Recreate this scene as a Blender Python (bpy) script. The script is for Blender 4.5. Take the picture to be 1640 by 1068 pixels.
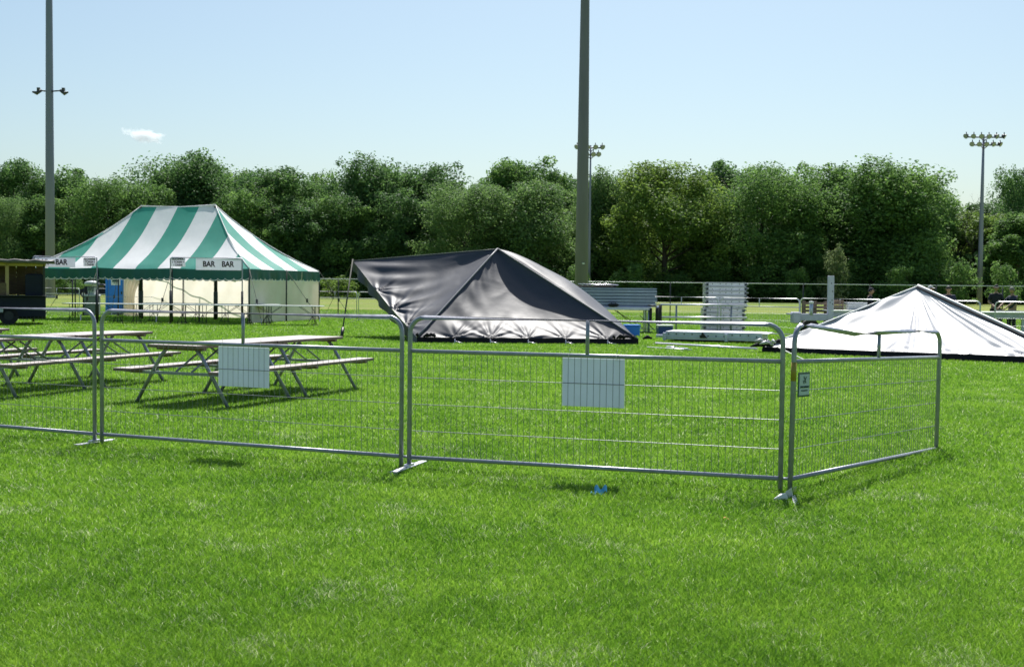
import bpy, math, random
import numpy as np
from mathutils import Vector, Matrix, Euler
for o in list(bpy.data.objects): bpy.data.objects.remove(o)
S = bpy.context.scene
COL = S.collection
R = math.radians
# ------------------------------------------------------------------ camera, sky, sun, exposure
CAMH = 1.5; FPX = 1900.0; PITCH = R(2.2); ROLL = R(0.63)
cd = bpy.data.cameras.new('camera'); cam = bpy.data.objects.new('camera', cd); COL.objects.link(cam)
cam.location = (0, 0, CAMH)
cam.rotation_mode = 'QUATERNION'
CQ = Euler((R(90) - PITCH, 0, 0)).to_quaternion() @ Euler((0, 0, ROLL)).to_quaternion()
cam.rotation_quaternion = CQ
cd.sensor_width = 36; cd.lens = 36 * FPX / 1640; cd.clip_start = 0.05; cd.clip_end = 9000
cd.dof.use_dof = True; cd.dof.focus_distance = 11.5; cd.dof.aperture_fstop = 5.6
S.camera = cam
SUN_EL = R(56); SUN_AZ = R(9)       # azimuth from +Y (straight ahead) towards +X
W = bpy.data.worlds.new('World'); S.world = W; W.use_nodes = True
wn = W.node_tree; bg = wn.nodes['Background']
sky = wn.nodes.new('ShaderNodeTexSky'); sky.sky_type = 'NISHITA'; sky.sun_disc = False
sky.sun_elevation = SUN_EL; sky.sun_rotation = SUN_AZ
sky.air_density = 1.0; sky.dust_density = 2.0; sky.ozone_density = 0.75; sky.altitude = 100
tint = wn.nodes.new('ShaderNodeMixRGB'); tint.blend_type = 'MULTIPLY'; tint.inputs[0].default_value = 1; tint.inputs[2].default_value = (0.88, 0.975, 0.965, 1)
wn.links.new(sky.outputs[0], tint.inputs[1]); wn.links.new(tint.outputs[0], bg.inputs[0]); bg.inputs[1].default_value = 0.079
sd = bpy.data.lights.new('sun', 'SUN'); sd.energy = 4.6; sd.angle = R(0.53); sd.color = (1, 0.965, 0.91)
sun = bpy.data.objects.new('sun', sd); COL.objects.link(sun)
SDIR = Vector((math.sin(SUN_AZ) * math.cos(SUN_EL), math.cos(SUN_AZ) * math.cos(SUN_EL), math.sin(SUN_EL)))
sun.rotation_mode = 'QUATERNION'; sun.rotation_quaternion = SDIR.to_track_quat('Z', 'Y'); sun.location = (0, 0, 30)
S.view_settings.view_transform = 'Standard'; S.view_settings.look = 'None'
S.view_settings.exposure = 0.72; S.view_settings.gamma = 1.0
S.render.engine = 'CYCLES'
S.cycles.max_bounces = 8; S.cycles.transparent_max_bounces = 8; S.cycles.volume_bounces = 2

rng = np.random.default_rng(7); random.seed(7)

# ------------------------------------------------------------------ measuring rays (to find real places)
def ray(px, py):
    return CQ @ Vector(((px - 820) / FPX, -(py - 534) / FPX, -1)).normalized()
def gnd(px, py, z=0.0):
    d = ray(px, py); t = (z - CAMH) / d.z
    return Vector((d.x * t, d.y * t, z))
def pt(px, py, Y):
    d = ray(px, py); t = Y / d.y
    return Vector((d.x * t, Y, CAMH + d.z * t))
def xat(px, Y):
    return (px - 820) / FPX * Y

# ------------------------------------------------------------------ materials
def mat(name, col, rough=0.6, metal=0.0, spec=0.5, noise=0.0, nscale=8.0, bump=0.0, bscale=30.0, transl=0.0,
        col2=None, tcol=None, stretch=None, coat=0.0, rnoise=0.0):
    m = bpy.data.materials.new(name); m.use_nodes = True; nt = m.node_tree; N = nt.nodes; L = nt.links
    p = N['Principled BSDF']; out = N['Material Output']
    p.inputs['Roughness'].default_value = rough; p.inputs['Metallic'].default_value = metal
    p.inputs['Specular IOR Level'].default_value = spec
    p.inputs['Coat Weight'].default_value = coat
    tc = N.new('ShaderNodeTexCoord'); mp = N.new('ShaderNodeMapping'); L.new(tc.outputs['Object'], mp.inputs[0])
    if stretch: mp.inputs['Scale'].default_value = stretch
    c = (*col, 1)
    csock = None
    if noise > 0 or col2:
        n = N.new('ShaderNodeTexNoise'); n.inputs['Scale'].default_value = nscale; n.inputs['Detail'].default_value = 6
        n.inputs['Roughness'].default_value = 0.65
        L.new(mp.outputs[0], n.inputs['Vector'])
        r = N.new('ShaderNodeValToRGB'); L.new(n.outputs['Fac'], r.inputs[0])
        r.color_ramp.elements[0].position = 0.32; r.color_ramp.elements[1].position = 0.68
        if col2: a, b = col, col2
        else: a = tuple(max(0, x * (1 - noise)) for x in col); b = tuple(min(1, x * (1 + noise)) for x in col)
        r.color_ramp.elements[0].color = (*a, 1); r.color_ramp.elements[1].color = (*b, 1)
        csock = r.outputs[0]; L.new(csock, p.inputs['Base Color'])
        if rnoise:
            mr = N.new('ShaderNodeMapRange'); L.new(n.outputs['Fac'], mr.inputs[0])
            mr.inputs[3].default_value = max(0.02, rough - rnoise); mr.inputs[4].default_value = min(1, rough + rnoise)
            L.new(mr.outputs[0], p.inputs['Roughness'])
    else: p.inputs['Base Color'].default_value = c
    if bump > 0:
        n2 = N.new('ShaderNodeTexNoise'); n2.inputs['Scale'].default_value = bscale; n2.inputs['Detail'].default_value = 5
        L.new(mp.outputs[0], n2.inputs['Vector'])
        b = N.new('ShaderNodeBump'); b.inputs['Strength'].default_value = bump; b.inputs['Distance'].default_value = 0.02
        L.new(n2.outputs['Fac'], b.inputs['Height']); L.new(b.outputs[0], p.inputs['Normal'])
    if transl > 0:
        t = N.new('ShaderNodeBsdfTranslucent')
        if tcol: t.inputs[0].default_value = (*tcol, 1)
        elif csock: L.new(csock, t.inputs[0])
        else: t.inputs[0].default_value = c
        mx = N.new('ShaderNodeMixShader'); mx.inputs[0].default_value = transl
        L.new(p.outputs[0], mx.inputs[1]); L.new(t.outputs[0], mx.inputs[2]); L.new(mx.outputs[0], out.inputs[0])
    return m

M = {}
M['galv'] = mat('galvanised_steel', (0.26, 0.275, 0.335), 0.36, 0.25, spec=.8, noise=0.22, nscale=18, rnoise=0.10)
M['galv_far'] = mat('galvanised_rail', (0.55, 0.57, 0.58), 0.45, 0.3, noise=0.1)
M['wire'] = mat('wire', (0.17, 0.19, 0.22), 0.45, 0.2, spec=.8)
M['alu'] = mat('aluminium', (0.68, 0.66, 0.76), 0.38, 0.55, noise=0.1, nscale=6)
M['deckside'] = mat('deck_side_aluminium', (0.46, 0.50, 0.64), 0.42, 0.45, noise=0.12, nscale=4)
M['white'] = mat('white_paint', (0.78, 0.78, 0.77), 0.45, noise=0.04)
M['offwhite'] = mat('painted_beam', (0.44, 0.44, 0.56), 0.5, 0.1, noise=0.1, nscale=5)
M['dark'] = mat('dark_metal', (0.025, 0.028, 0.032), 0.5, 0.1)
M['black'] = mat('black_rubber', (0.015, 0.015, 0.016), 0.75)
M['pole_c'] = mat('weathered_steel_pole', (0.175, 0.155, 0.205), 0.65, 0.0, noise=0.12, nscale=2, stretch=(1, 1, .15))
M['pole_l'] = mat('grey_steel_pole', (0.20, 0.22, 0.33), 0.55, 0.1, noise=0.08, nscale=1, stretch=(1, 1, .1))
M['pole_f'] = mat('far_steel_pole', (0.25, 0.26, 0.35), 0.5, 0.2)
M['lampbody'] = mat('floodlight_body', (0.06, 0.065, 0.07), 0.5, 0.3)
M['lampglass'] = mat('floodlight_glass', (0.4, 0.42, 0.44), 0.2)
M['plank_top'] = mat('sunlit_plank_top', (0.40, 0.36, 0.34), 0.45, spec=0.6, col2=(0.52, 0.48, 0.46), nscale=5, stretch=(1, 9, 1), bump=0.2, bscale=14)  # sun glare on the top faces painted in as a paler plank colour
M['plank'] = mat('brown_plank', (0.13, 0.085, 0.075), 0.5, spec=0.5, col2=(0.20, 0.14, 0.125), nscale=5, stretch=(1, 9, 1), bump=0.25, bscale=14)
M['sheet'] = mat('white_sign_sheet', (0.66, 0.72, 0.82), 0.45, noise=0.04, nscale=3, transl=0.30)
M['ink'] = mat('black_ink', (0.02, 0.02, 0.022), 0.6)
M['grn'] = mat('green_vinyl', (0.045, 0.30, 0.24), 0.5, transl=0.32, tcol=(0.07, 0.50, 0.41), noise=0.08, nscale=1.5, bump=0.6, bscale=2.2, stretch=(1.3, .5, 1))
M['wht'] = mat('white_vinyl', (0.84, 0.84, 0.86), 0.5, transl=0.25, noise=0.04, nscale=1.5, bump=0.6, bscale=2.2, stretch=(1.3, .5, 1))
M['vgreen'] = mat('valance_shade_green_vinyl', (0.006, 0.085, 0.07), 0.55, transl=0.12, tcol=(0.01, 0.2, 0.16), noise=0.12, nscale=2)  # darker copy of the green vinyl, the valance's shade put into its colour
M['cream'] = mat('cream_canvas', (0.82, 0.73, 0.63), 0.7, transl=0.62, col2=(0.90, 0.83, 0.75), nscale=1.2, bump=0.4, bscale=4)
M['navy'] = mat('navy_vinyl', (0.011, 0.015, 0.032), 0.57, spec=0.82, col2=(0.020, 0.024, 0.043), nscale=2.2, bump=0.35, bscale=2.6, rnoise=0.05)
M['silver'] = mat('silvery_vinyl', (0.42, 0.42, 0.44), 0.44, spec=0.6, col2=(0.50, 0.50, 0.52), nscale=1.6, bump=0.30, bscale=2.6)
M['webbing'] = mat('grey_webbing', (0.16, 0.16, 0.18), 0.5, noise=.15)
M['trim'] = mat('black_trim_vinyl', (0.012, 0.012, 0.018), 0.75, spec=.15, noise=0.2)
M['navy_paint'] = mat('navy_painted_metal', (0.010, 0.014, 0.032), 0.6, spec=.25, noise=0.15, nscale=3)
M['wood'] = mat('dark_wood_boards', (0.10, 0.062, 0.035), 0.7, col2=(0.16, 0.105, 0.06), nscale=4, stretch=(1, 1, 10))
M['pine'] = mat('pine_timber', (0.36, 0.25, 0.12), 0.65, col2=(0.45, 0.33, 0.17), nscale=5, stretch=(6, 6, 1))
M['pallet'] = mat('pallet_wood', (0.14, 0.10, 0.075), 0.8, col2=(0.24, 0.18, 0.13), nscale=6)
M['blue'] = mat('blue_plastic', (0.03, 0.23, 0.82), 0.5, noise=0.1, nscale=3, bump=0.1)
M['bluerail'] = mat('pale_blue_plastic', (0.12, 0.30, 0.55), 0.5)
M['coolblue'] = mat('cooler_blue', (0.012, 0.045, 0.22), 0.5)
M['grey'] = mat('grey_plastic', (0.20, 0.23, 0.25), 0.6, noise=0.12)
M['lgrey'] = mat('pale_grey_plastic', (0.5, 0.53, 0.55), 0.5, noise=0.08)
M['rope'] = mat('rope', (0.10, 0.10, 0.09), 0.9)
M['skin'] = mat('skin', (0.32, 0.19, 0.13), 0.55)
M['cloth'] = mat('dark_shirt', (0.014, 0.016, 0.026), 0.85, noise=0.2, nscale=20)
M['cloth2'] = mat('navy_shirt', (0.022, 0.027, 0.055), 0.85, noise=0.2, nscale=20)
M['cloth3'] = mat('dark_trousers', (0.012, 0.012, 0.014), 0.85, noise=0.2, nscale=20)
M['hair'] = mat('dark_hair', (0.02, 0.014, 0.01), 0.6)
M['hairg'] = mat('grey_hair', (0.16, 0.15, 0.14), 0.7)
M['cap'] = mat('pale_cap', (0.45, 0.45, 0.46), 0.8)
M['glass'] = mat('dark_glass', (0.03, 0.035, 0.04), 0.08, spec=0.8)
M['yellow'] = mat('yellow_tape', (0.30, 0.22, 0.03), 0.5)
M['bark'] = mat('bark', (0.055, 0.045, 0.035), 0.9, noise=0.3, nscale=2, stretch=(3, 3, .5), bump=0.5, bscale=5)
M['teal'] = mat('dark_teal_border', (0.01, 0.06, 0.07), 0.5)

def creases(m, scale, dist, stretch=(1, 1, 1)):
    nt = m.node_tree; N = nt.nodes; L = nt.links; p = N['Principled BSDF']
    tc = N.new('ShaderNodeTexCoord'); mp = N.new('ShaderNodeMapping'); mp.inputs['Scale'].default_value = stretch; L.new(tc.outputs['Object'], mp.inputs[0])
    n = N.new('ShaderNodeTexNoise'); n.noise_type = 'RIDGED_MULTIFRACTAL'; n.inputs['Scale'].default_value = scale; n.inputs['Detail'].default_value = 4
    n.inputs['Distortion'].default_value = .8; L.new(mp.outputs[0], n.inputs['Vector'])
    b = N.new('ShaderNodeBump'); b.inputs['Strength'].default_value = .6; b.inputs['Distance'].default_value = dist
    L.new(n.outputs['Fac'], b.inputs['Height'])
    old = p.inputs['Normal'].links
    if old: L.new(old[0].from_socket, b.inputs['Normal'])
    L.new(b.outputs[0], p.inputs['Normal'])
creases(M['navy'], 1.1, .016, (1, 1, 1.6)); creases(M['silver'], .9, .045, (1, 1, 1.6)); creases(M['cream'], .6, .03); creases(M['wht'], .7, .02); creases(M['grn'], .7, .02)
def leafmat(name, a, b, tr):
    m = bpy.data.materials.new(name); m.use_nodes = True; nt = m.node_tree; N = nt.nodes; L = nt.links
    p = N['Principled BSDF']; p.inputs['Roughness'].default_value = 0.6; p.inputs['Specular IOR Level'].default_value = 0.16
    at = N.new('ShaderNodeAttribute'); at.attribute_name = 'tone'
    r = N.new('ShaderNodeValToRGB'); L.new(at.outputs['Fac'], r.inputs[0])
    r.color_ramp.elements[0].color = (*a, 1); r.color_ramp.elements[1].color = (*b, 1)
    L.new(r.outputs[0], p.inputs['Base Color'])
    t = N.new('ShaderNodeBsdfTranslucent')
    hs = N.new('ShaderNodeHueSaturation'); hs.inputs['Hue'].default_value = 0.485; hs.inputs['Saturation'].default_value = 1.05
    hs.inputs['Value'].default_value = 1.25
    L.new(r.outputs[0], hs.inputs['Color']); L.new(hs.outputs[0], t.inputs[0])
    mx = N.new('ShaderNodeMixShader'); mx.inputs[0].default_value = tr
    L.new(p.outputs[0], mx.inputs[1]); L.new(t.outputs[0], mx.inputs[2]); L.new(mx.outputs[0], N['Material Output'].inputs[0])
    return m
LEAF = {
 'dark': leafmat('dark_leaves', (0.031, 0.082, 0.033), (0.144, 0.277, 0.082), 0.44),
 'mid': leafmat('mid_leaves', (0.044, 0.110, 0.037), (0.191, 0.344, 0.091), 0.46),
 'light': leafmat('pale_green_leaves', (0.058, 0.131, 0.047), (0.184, 0.304, 0.097), 0.46),
 'yellow': leafmat('yellow_green_leaves', (0.058, 0.125, 0.030), (0.205, 0.320, 0.070), 0.46),
 'blossom': leafmat('blossom_leaves', (0.06, 0.12, 0.04), (0.26, 0.32, 0.15), 0.4),
}

# ------------------------------------------------------------------ object helpers
class MB:
    def __init__(s): s.v = []; s.f = []; s.m = []; s.mi = 0; s.sm = []
    def add(s, vs, fs, smooth=False):
        n = len(s.v); s.v.extend([tuple(v) for v in vs])
        for f in fs: s.f.append(tuple(i + n for i in f)); s.m.append(s.mi); s.sm.append(smooth)
    def box(s, c, size, rot=None, ch=0.0):
        x, y, z = size[0] / 2, size[1] / 2, size[2] / 2
        c = Vector(c)
        if ch > 0:
            ch = min(ch, x * .9, y * .9, z * .9)
            vs = []
            for sx in (-1, 1):
                for sy in (-1, 1):
                    for sz in (-1, 1):
                        vs += [(sx * x, sy * (y - ch), sz * (z - ch)), (sx * (x - ch), sy * y, sz * (z - ch)), (sx * (x - ch), sy * (y - ch), sz * z)]
            bmv = vs
            idx = lambda a, b, d, k: ((a * 2 + b) * 2 + d) * 3 + k
            fs = []
            for a in (0, 1): fs.append((idx(a, 0, 0, 0), idx(a, 1, 0, 0), idx(a, 1, 1, 0), idx(a, 0, 1, 0)))
            for b in (0, 1): fs.append((idx(0, b, 0, 1), idx(0, b, 1, 1), idx(1, b, 1, 1), idx(1, b, 0, 1)))
            for d in (0, 1): fs.append((idx(0, 0, d, 2), idx(1, 0, d, 2), idx(1, 1, d, 2), idx(0, 1, d, 2)))
            for a in (0, 1):
                for b in (0, 1):
                    fs.append((idx(a, b, 0, 0), idx(a, b, 1, 0), idx(a, b, 1, 1), idx(a, b, 0, 1)))
                for d in (0, 1):
                    fs.append((idx(a, 0, d, 0), idx(a, 1, d, 0), idx(a, 1, d, 2), idx(a, 0, d, 2)))
                for b in (0, 1):
                    for d in (0, 1): fs.append((idx(a, b, d, 0), idx(a, b, d, 1), idx(a, b, d, 2)))
            for b in (0, 1):
                for d in (0, 1): fs.append((idx(0, b, d, 1), idx(1, b, d, 1), idx(1, b, d, 2), idx(0, b, d, 2)))
            # orient outward
            nf = []
            for f in fs:
                p = [Vector(bmv[i]) for i in f]; n = (p[1] - p[0]).cross(p[2] - p[0]); ce = sum(p, Vector()) / len(p)
                nf.append(f if n.dot(ce) > 0 else tuple(reversed(f)))
            fs = nf
        else:
            vs = [(a * x, b * y, d * z) for a in (-1, 1) for b in (-1, 1) for d in (-1, 1)]
            fs = [(0, 1, 3, 2), (4, 6, 7, 5), (0, 4, 5, 1), (2, 3, 7, 6), (0, 2, 6, 4), (1, 5, 7, 3)]
        vs = [Vector(v) for v in vs]
        if rot is not None: vs = [rot @ v for v in vs]
        s.add([v + c for v in vs], fs)
    def tube(s, pts, r, n=8, cap=True, smooth=True):
        pts = [Vector(p) for p in pts]; k = len(pts)
        rs = r if isinstance(r, (list, tuple)) else [r] * k
        vs = []; up = None
        for i, p in enumerate(pts):
            t = (pts[min(i + 1, k - 1)] - pts[max(i - 1, 0)]).normalized()
            if up is None: up = Vector((0, 0, 1)) if abs(t.z) < .9 else Vector((1, 0, 0))
            a = t.cross(up).normalized(); b = t.cross(a).normalized(); up = -b if False else b.cross(t) * 0 + up
            for j in range(n):
                q = 2 * math.pi * j / n
                vs.append(p + (a * math.cos(q) + b * math.sin(q)) * rs[i])
        fs = [(i * n + j, (i + 1) * n + j, (i + 1) * n + (j + 1) % n, i * n + (j + 1) % n) for i in range(k - 1) for j in range(n)]
        s.add(vs, fs, smooth)
        if cap:
            m = len(s.v) - n * k
            s.f.append(tuple(m + j for j in range(n))); s.m.append(s.mi); s.sm.append(False)
            s.f.append(tuple(m + (k - 1) * n + (n - 1 - j) for j in range(n))); s.m.append(s.mi); s.sm.append(False)
    def lathe(s, prof, n=20, c=(0, 0, 0), smooth=True):
        k = len(prof); c = Vector(c)
        vs = [c + Vector((r * math.cos(2 * math.pi * j / n), r * math.sin(2 * math.pi * j / n), z)) for r, z in prof for j in range(n)]
        fs = [(i * n + j, i * n + (j + 1) % n, (i + 1) * n + (j + 1) % n, (i + 1) * n + j) for i in range(k - 1) for j in range(n)]
        s.add(vs, fs, smooth)
    def grid(s, fn, nu, nv, smooth=True):
        vs = [fn(i / nu, j / nv) for j in range(nv + 1) for i in range(nu + 1)]
        fs = [(j * (nu + 1) + i, j * (nu + 1) + i + 1, (j + 1) * (nu + 1) + i + 1, (j + 1) * (nu + 1) + i) for j in range(nv) for i in range(nu)]
        s.add(vs, fs, smooth)
    def build(s, name, mats, parent=None):
        me = bpy.data.meshes.new(name); me.from_pydata(s.v, [], s.f)
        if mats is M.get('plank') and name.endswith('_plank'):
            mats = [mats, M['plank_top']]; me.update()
            s.m = [1 if p.normal.z > .9 else 0 for p in me.polygons]  # up-facing faces take the painted sunlit colour, the rest stay dark
        if not isinstance(mats, (list, tuple)): mats = [mats]
        for m in mats: me.materials.append(m)
        me.polygons.foreach_set('material_index', s.m); me.polygons.foreach_set('use_smooth', s.sm); me.update()
        o = bpy.data.objects.new(name, me); COL.objects.link(o)
        if parent: o.parent = parent
        return o
def tag(o, label=None, cat=None, group=None, kind=None):
    if label: o['label'] = label
    if cat: o['category'] = cat
    if group: o['group'] = group
    if kind: o['kind'] = kind
    return o
def thing(name, label, cat, loc=(0, 0, 0), rz=0.0, group=None):
    o = bpy.data.objects.new(name, None); COL.objects.link(o); o.location = loc; o.rotation_euler = (0, 0, rz)
    o.empty_display_size = .2
    return tag(o, label, cat, group)
def copy_tree(o, parent=None):
    c = o.copy(); COL.objects.link(c)
    if parent: c.parent = parent
    for ch in list(o.children): copy_tree(ch, c)
    return c
def struct(name, mb, m): return tag(mb.build(name, m), kind='structure')
def text_mesh(name, body, size, m, parent, loc, rot, bold=0.0, align='CENTER', sx=1.0):
    cu = bpy.data.curves.new(name, 'FONT'); cu.body = body; cu.size = size; cu.align_x = align; cu.align_y = 'CENTER'
    cu.offset = bold; cu.extrude = 0.002; cu.space_line = 1.0
    t = bpy.data.objects.new(name, cu); COL.objects.link(t)
    dg = bpy.context.evaluated_depsgraph_get()
    me = bpy.data.meshes.new_from_object(t.evaluated_get(dg)); bpy.data.objects.remove(t)
    me.materials.clear(); me.materials.append(m)
    o = bpy.data.objects.new(name, me); COL.objects.link(o); o.parent = parent; o.location = loc; o.rotation_euler = rot; o.scale = (sx, 1, 1)
    return o

# ------------------------------------------------------------------ ground
def ground_mat(name='turf_soil'):
    m = bpy.data.materials.new(name); m.use_nodes = True; nt = m.node_tree; N = nt.nodes; L = nt.links
    p = N['Principled BSDF']; p.inputs['Roughness'].default_value = 0.9; p.inputs['Specular IOR Level'].default_value = 0.1
    g = N.new('ShaderNodeNewGeometry')
    n1 = N.new('ShaderNodeTexNoise'); n1.inputs['Scale'].default_value = 0.9; n1.inputs['Detail'].default_value = 8; n1.inputs['Roughness'].default_value = .7
    n2 = N.new('ShaderNodeTexNoise'); n2.inputs['Scale'].default_value = 0.05; n2.inputs['Detail'].default_value = 4
    n3 = N.new('ShaderNodeTexNoise'); n3.inputs['Scale'].default_value = 14; n3.inputs['Detail'].default_value = 6
    for n in (n1, n2, n3): L.new(g.outputs['Position'], n.inputs['Vector'])
    r = N.new('ShaderNodeValToRGB'); L.new(n1.outputs['Fac'], r.inputs[0])
    r.color_ramp.elements[0].position = .3; r.color_ramp.elements[0].color = (0.10, 0.19, 0.012, 1)
    r.color_ramp.elements[1].position = .72; r.color_ramp.elements[1].color = (0.15, 0.26, 0.022, 1)
    # beyond the fence the field is drier: real colour change with distance across the field
    sx = N.new('ShaderNodeSeparateXYZ'); L.new(g.outputs['Position'], sx.inputs[0])
    mr = N.new('ShaderNodeMapRange'); mr.inputs[1].default_value = 54; mr.inputs[2].default_value = 62; L.new(sx.outputs[1], mr.inputs[0])
    r2 = N.new('ShaderNodeValToRGB'); L.new(n2.outputs['Fac'], r2.inputs[0])
    r2.color_ramp.elements[0].position = .38; r2.color_ramp.elements[0].color = (0.13, 0.19, 0.03, 1)
    r2.color_ramp.elements[1].position = .62; r2.color_ramp.elements[1].color = (0.20, 0.225, 0.05, 1)
    mx = N.new('ShaderNodeMixRGB'); L.new(mr.outputs[0], mx.inputs[0]); L.new(r.outputs[0], mx.inputs[1]); L.new(r2.outputs[0], mx.inputs[2])
    r3 = N.new('ShaderNodeMapRange'); L.new(n3.outputs['Fac'], r3.inputs[0]); r3.inputs[1].default_value = .3; r3.inputs[2].default_value = .7
    r3.inputs[3].default_value = .75; r3.inputs[4].default_value = 1.25
    mm = N.new('ShaderNodeMixRGB'); mm.blend_type = 'MULTIPLY'; mm.inputs[0].default_value = 1; L.new(mx.outputs[0], mm.inputs[1]); L.new(r3.outputs[0], mm.inputs[2])
    L.new(mm.outputs[0], p.inputs['Base Color'])
    return m
M['ground'] = ground_mat()
g = MB(); g.add([(-1500, -200, 0), (1500, -200, 0), (1500, 2500, 0), (-1500, 2500, 0)], [(0, 1, 2, 3)])
struct('ground', g, M['ground'])

def grass_mat():
    m = bpy.data.materials.new('grass_blades'); m.use_nodes = True; nt = m.node_tree; N = nt.nodes; L = nt.links
    p = N['Principled BSDF']; p.inputs['Roughness'].default_value = 0.40; p.inputs['Specular IOR Level'].default_value = 0.32
    g = N.new('ShaderNodeNewGeometry')
    n1 = N.new('ShaderNodeTexNoise'); n1.inputs['Scale'].default_value = .8; n1.inputs['Detail'].default_value = 8; n1.inputs['Roughness'].default_value = .72
    n2 = N.new('ShaderNodeTexNoise'); n2.inputs['Scale'].default_value = 1.7; n2.inputs['Detail'].default_value = 7; n2.inputs['Roughness'].default_value = .7
    n2.inputs['Distortion'].default_value = .6
    L.new(g.outputs['Position'], n1.inputs['Vector']); L.new(g.outputs['Position'], n2.inputs['Vector'])
    at = N.new('ShaderNodeAttribute'); at.attribute_name = 'tone'
    add = N.new('ShaderNodeMath'); add.operation = 'MULTIPLY_ADD'; L.new(at.outputs['Fac'], add.inputs[0]); add.inputs[1].default_value = .30
    L.new(n1.outputs['Fac'], add.inputs[2])
    r = N.new('ShaderNodeValToRGB'); L.new(add.outputs[0], r.inputs[0])
    e = r.color_ramp.elements; e[0].position = .38; e[0].color = (0.055, 0.155, 0.012, 1); e[1].position = .90; e[1].color = (0.27, 0.43, 0.05, 1)
    x = e.new(.62); x.color = (0.152, 0.312, 0.024, 1)
    # sun glints painted in as pale colour, with worn patches and dry blades
    mr = N.new('ShaderNodeMapRange'); L.new(n2.outputs['Fac'], mr.inputs[0]); mr.inputs[1].default_value = .56; mr.inputs[2].default_value = .68
    mr.inputs[3].default_value = 0.035; mr.inputs[4].default_value = .45
    gt = N.new('ShaderNodeMath'); gt.operation = 'LESS_THAN'; 
    at2 = N.new('ShaderNodeAttribute'); at2.attribute_name = 'dry_glint'
    L.new(at2.outputs['Fac'], gt.inputs[0]); L.new(mr.outputs[0], gt.inputs[1])
    mx = N.new('ShaderNodeMixRGB'); L.new(gt.outputs[0], mx.inputs[0]); L.new(r.outputs[0], mx.inputs[1]); mx.inputs[2].default_value = (0.46, 0.52, 0.30, 1)
    L.new(mx.outputs[0], p.inputs['Base Color'])
    t = N.new('ShaderNodeBsdfTranslucent'); L.new(mx.outputs[0], t.inputs[0])
    ms = N.new('ShaderNodeMixShader'); ms.inputs[0].default_value = .58
    L.new(p.outputs[0], ms.inputs[1]); L.new(t.outputs[0], ms.inputs[2]); L.new(ms.outputs[0], N['Material Output'].inputs[0])
    return m
def make_grass(n=1500000):
    Y = np.exp(rng.uniform(math.log(4.0), math.log(75), n))
    X = rng.uniform(-.52, .52, n) * (Y + 1.0)
    sz = np.clip(Y / 7.5, .62, 8)
    # clump heights
    ph = np.sin(X * 2.1 + 1.3 * np.sin(Y * 1.7)) * np.sin(Y * 2.3 + np.sin(X * 1.9)) * .5 + .5
    h = (0.020 + 0.022 * rng.random(n) ** 1.5 + 0.012 * ph) * np.clip((Y / 14) ** .25, .95, 1.4)
    w = 0.0042 * sz * rng.uniform(.6, 1.6, n)
    a = rng.uniform(0, 2 * math.pi, n); lean = rng.uniform(.2, 1.5, n) * h; la = rng.uniform(0, 2 * math.pi, n)
    near = Y < 14
    tone = rng.random(n).astype(np.float32); dry_glint = rng.random(n).astype(np.float32)
    ca, sa = np.cos(a) * w / 2, np.sin(a) * w / 2
    lx, ly = np.cos(la) * lean, np.sin(la) * lean
    V = []; T = []
    z0 = np.zeros(n)
    # far: single triangle
    f = ~near; nf = f.sum()
    tri = np.stack([np.stack([X - ca, Y - sa, z0], 1)[f], np.stack([X + ca, Y + sa, z0], 1)[f], np.stack([X + lx, Y + ly, h], 1)[f]], 1).reshape(-1, 3)
    k = near; nn = k.sum()
    q = np.stack([np.stack([X - ca, Y - sa, z0], 1)[k], np.stack([X + ca, Y + sa, z0], 1)[k],
                  np.stack([X + ca * .8 + lx * .35, Y + sa * .8 + ly * .35, h * .6], 1)[k], np.stack([X - ca * .8 + lx * .35, Y - sa * .8 + ly * .35, h * .6], 1)[k],
                  np.stack([X + lx, Y + ly, h], 1)[k]], 1).reshape(-1, 3)
    verts = np.concatenate([tri, q]).astype(np.float32)
    t1 = np.arange(nf * 3, dtype=np.int32)
    b = nf * 3 + np.arange(nn, dtype=np.int32)[:, None] * 5
    t2 = np.concatenate([b, b + 1, b + 2, b, b + 2, b + 3, b + 3, b + 2, b + 4], 1).ravel()
    loops = np.concatenate([t1, t2]).astype(np.int32); nt = len(loops) // 3
    me = bpy.data.meshes.new('grass'); me.vertices.add(len(verts)); me.vertices.foreach_set('co', verts.ravel())
    me.loops.add(len(loops)); me.loops.foreach_set('vertex_index', loops)
    me.polygons.add(nt); me.polygons.foreach_set('loop_start', np.arange(nt, dtype=np.int32) * 3)
    me.update(calc_edges=True)
    for nm, arr in (('tone', tone), ('dry_glint', dry_glint)):
        A = me.attributes.new(nm, 'FLOAT', 'POINT')
        A.data.foreach_set('value', np.concatenate([np.repeat(arr[f], 3), np.repeat(arr[k], 5)]).astype(np.float32))
    me.materials.append(grass_mat())
    o = bpy.data.objects.new('grass', me); COL.objects.link(o)
    tag(o, 'short bright green sunlit lawn grass with pale worn and painted glint specks', 'grass', kind='stuff')
make_grass()

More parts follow.
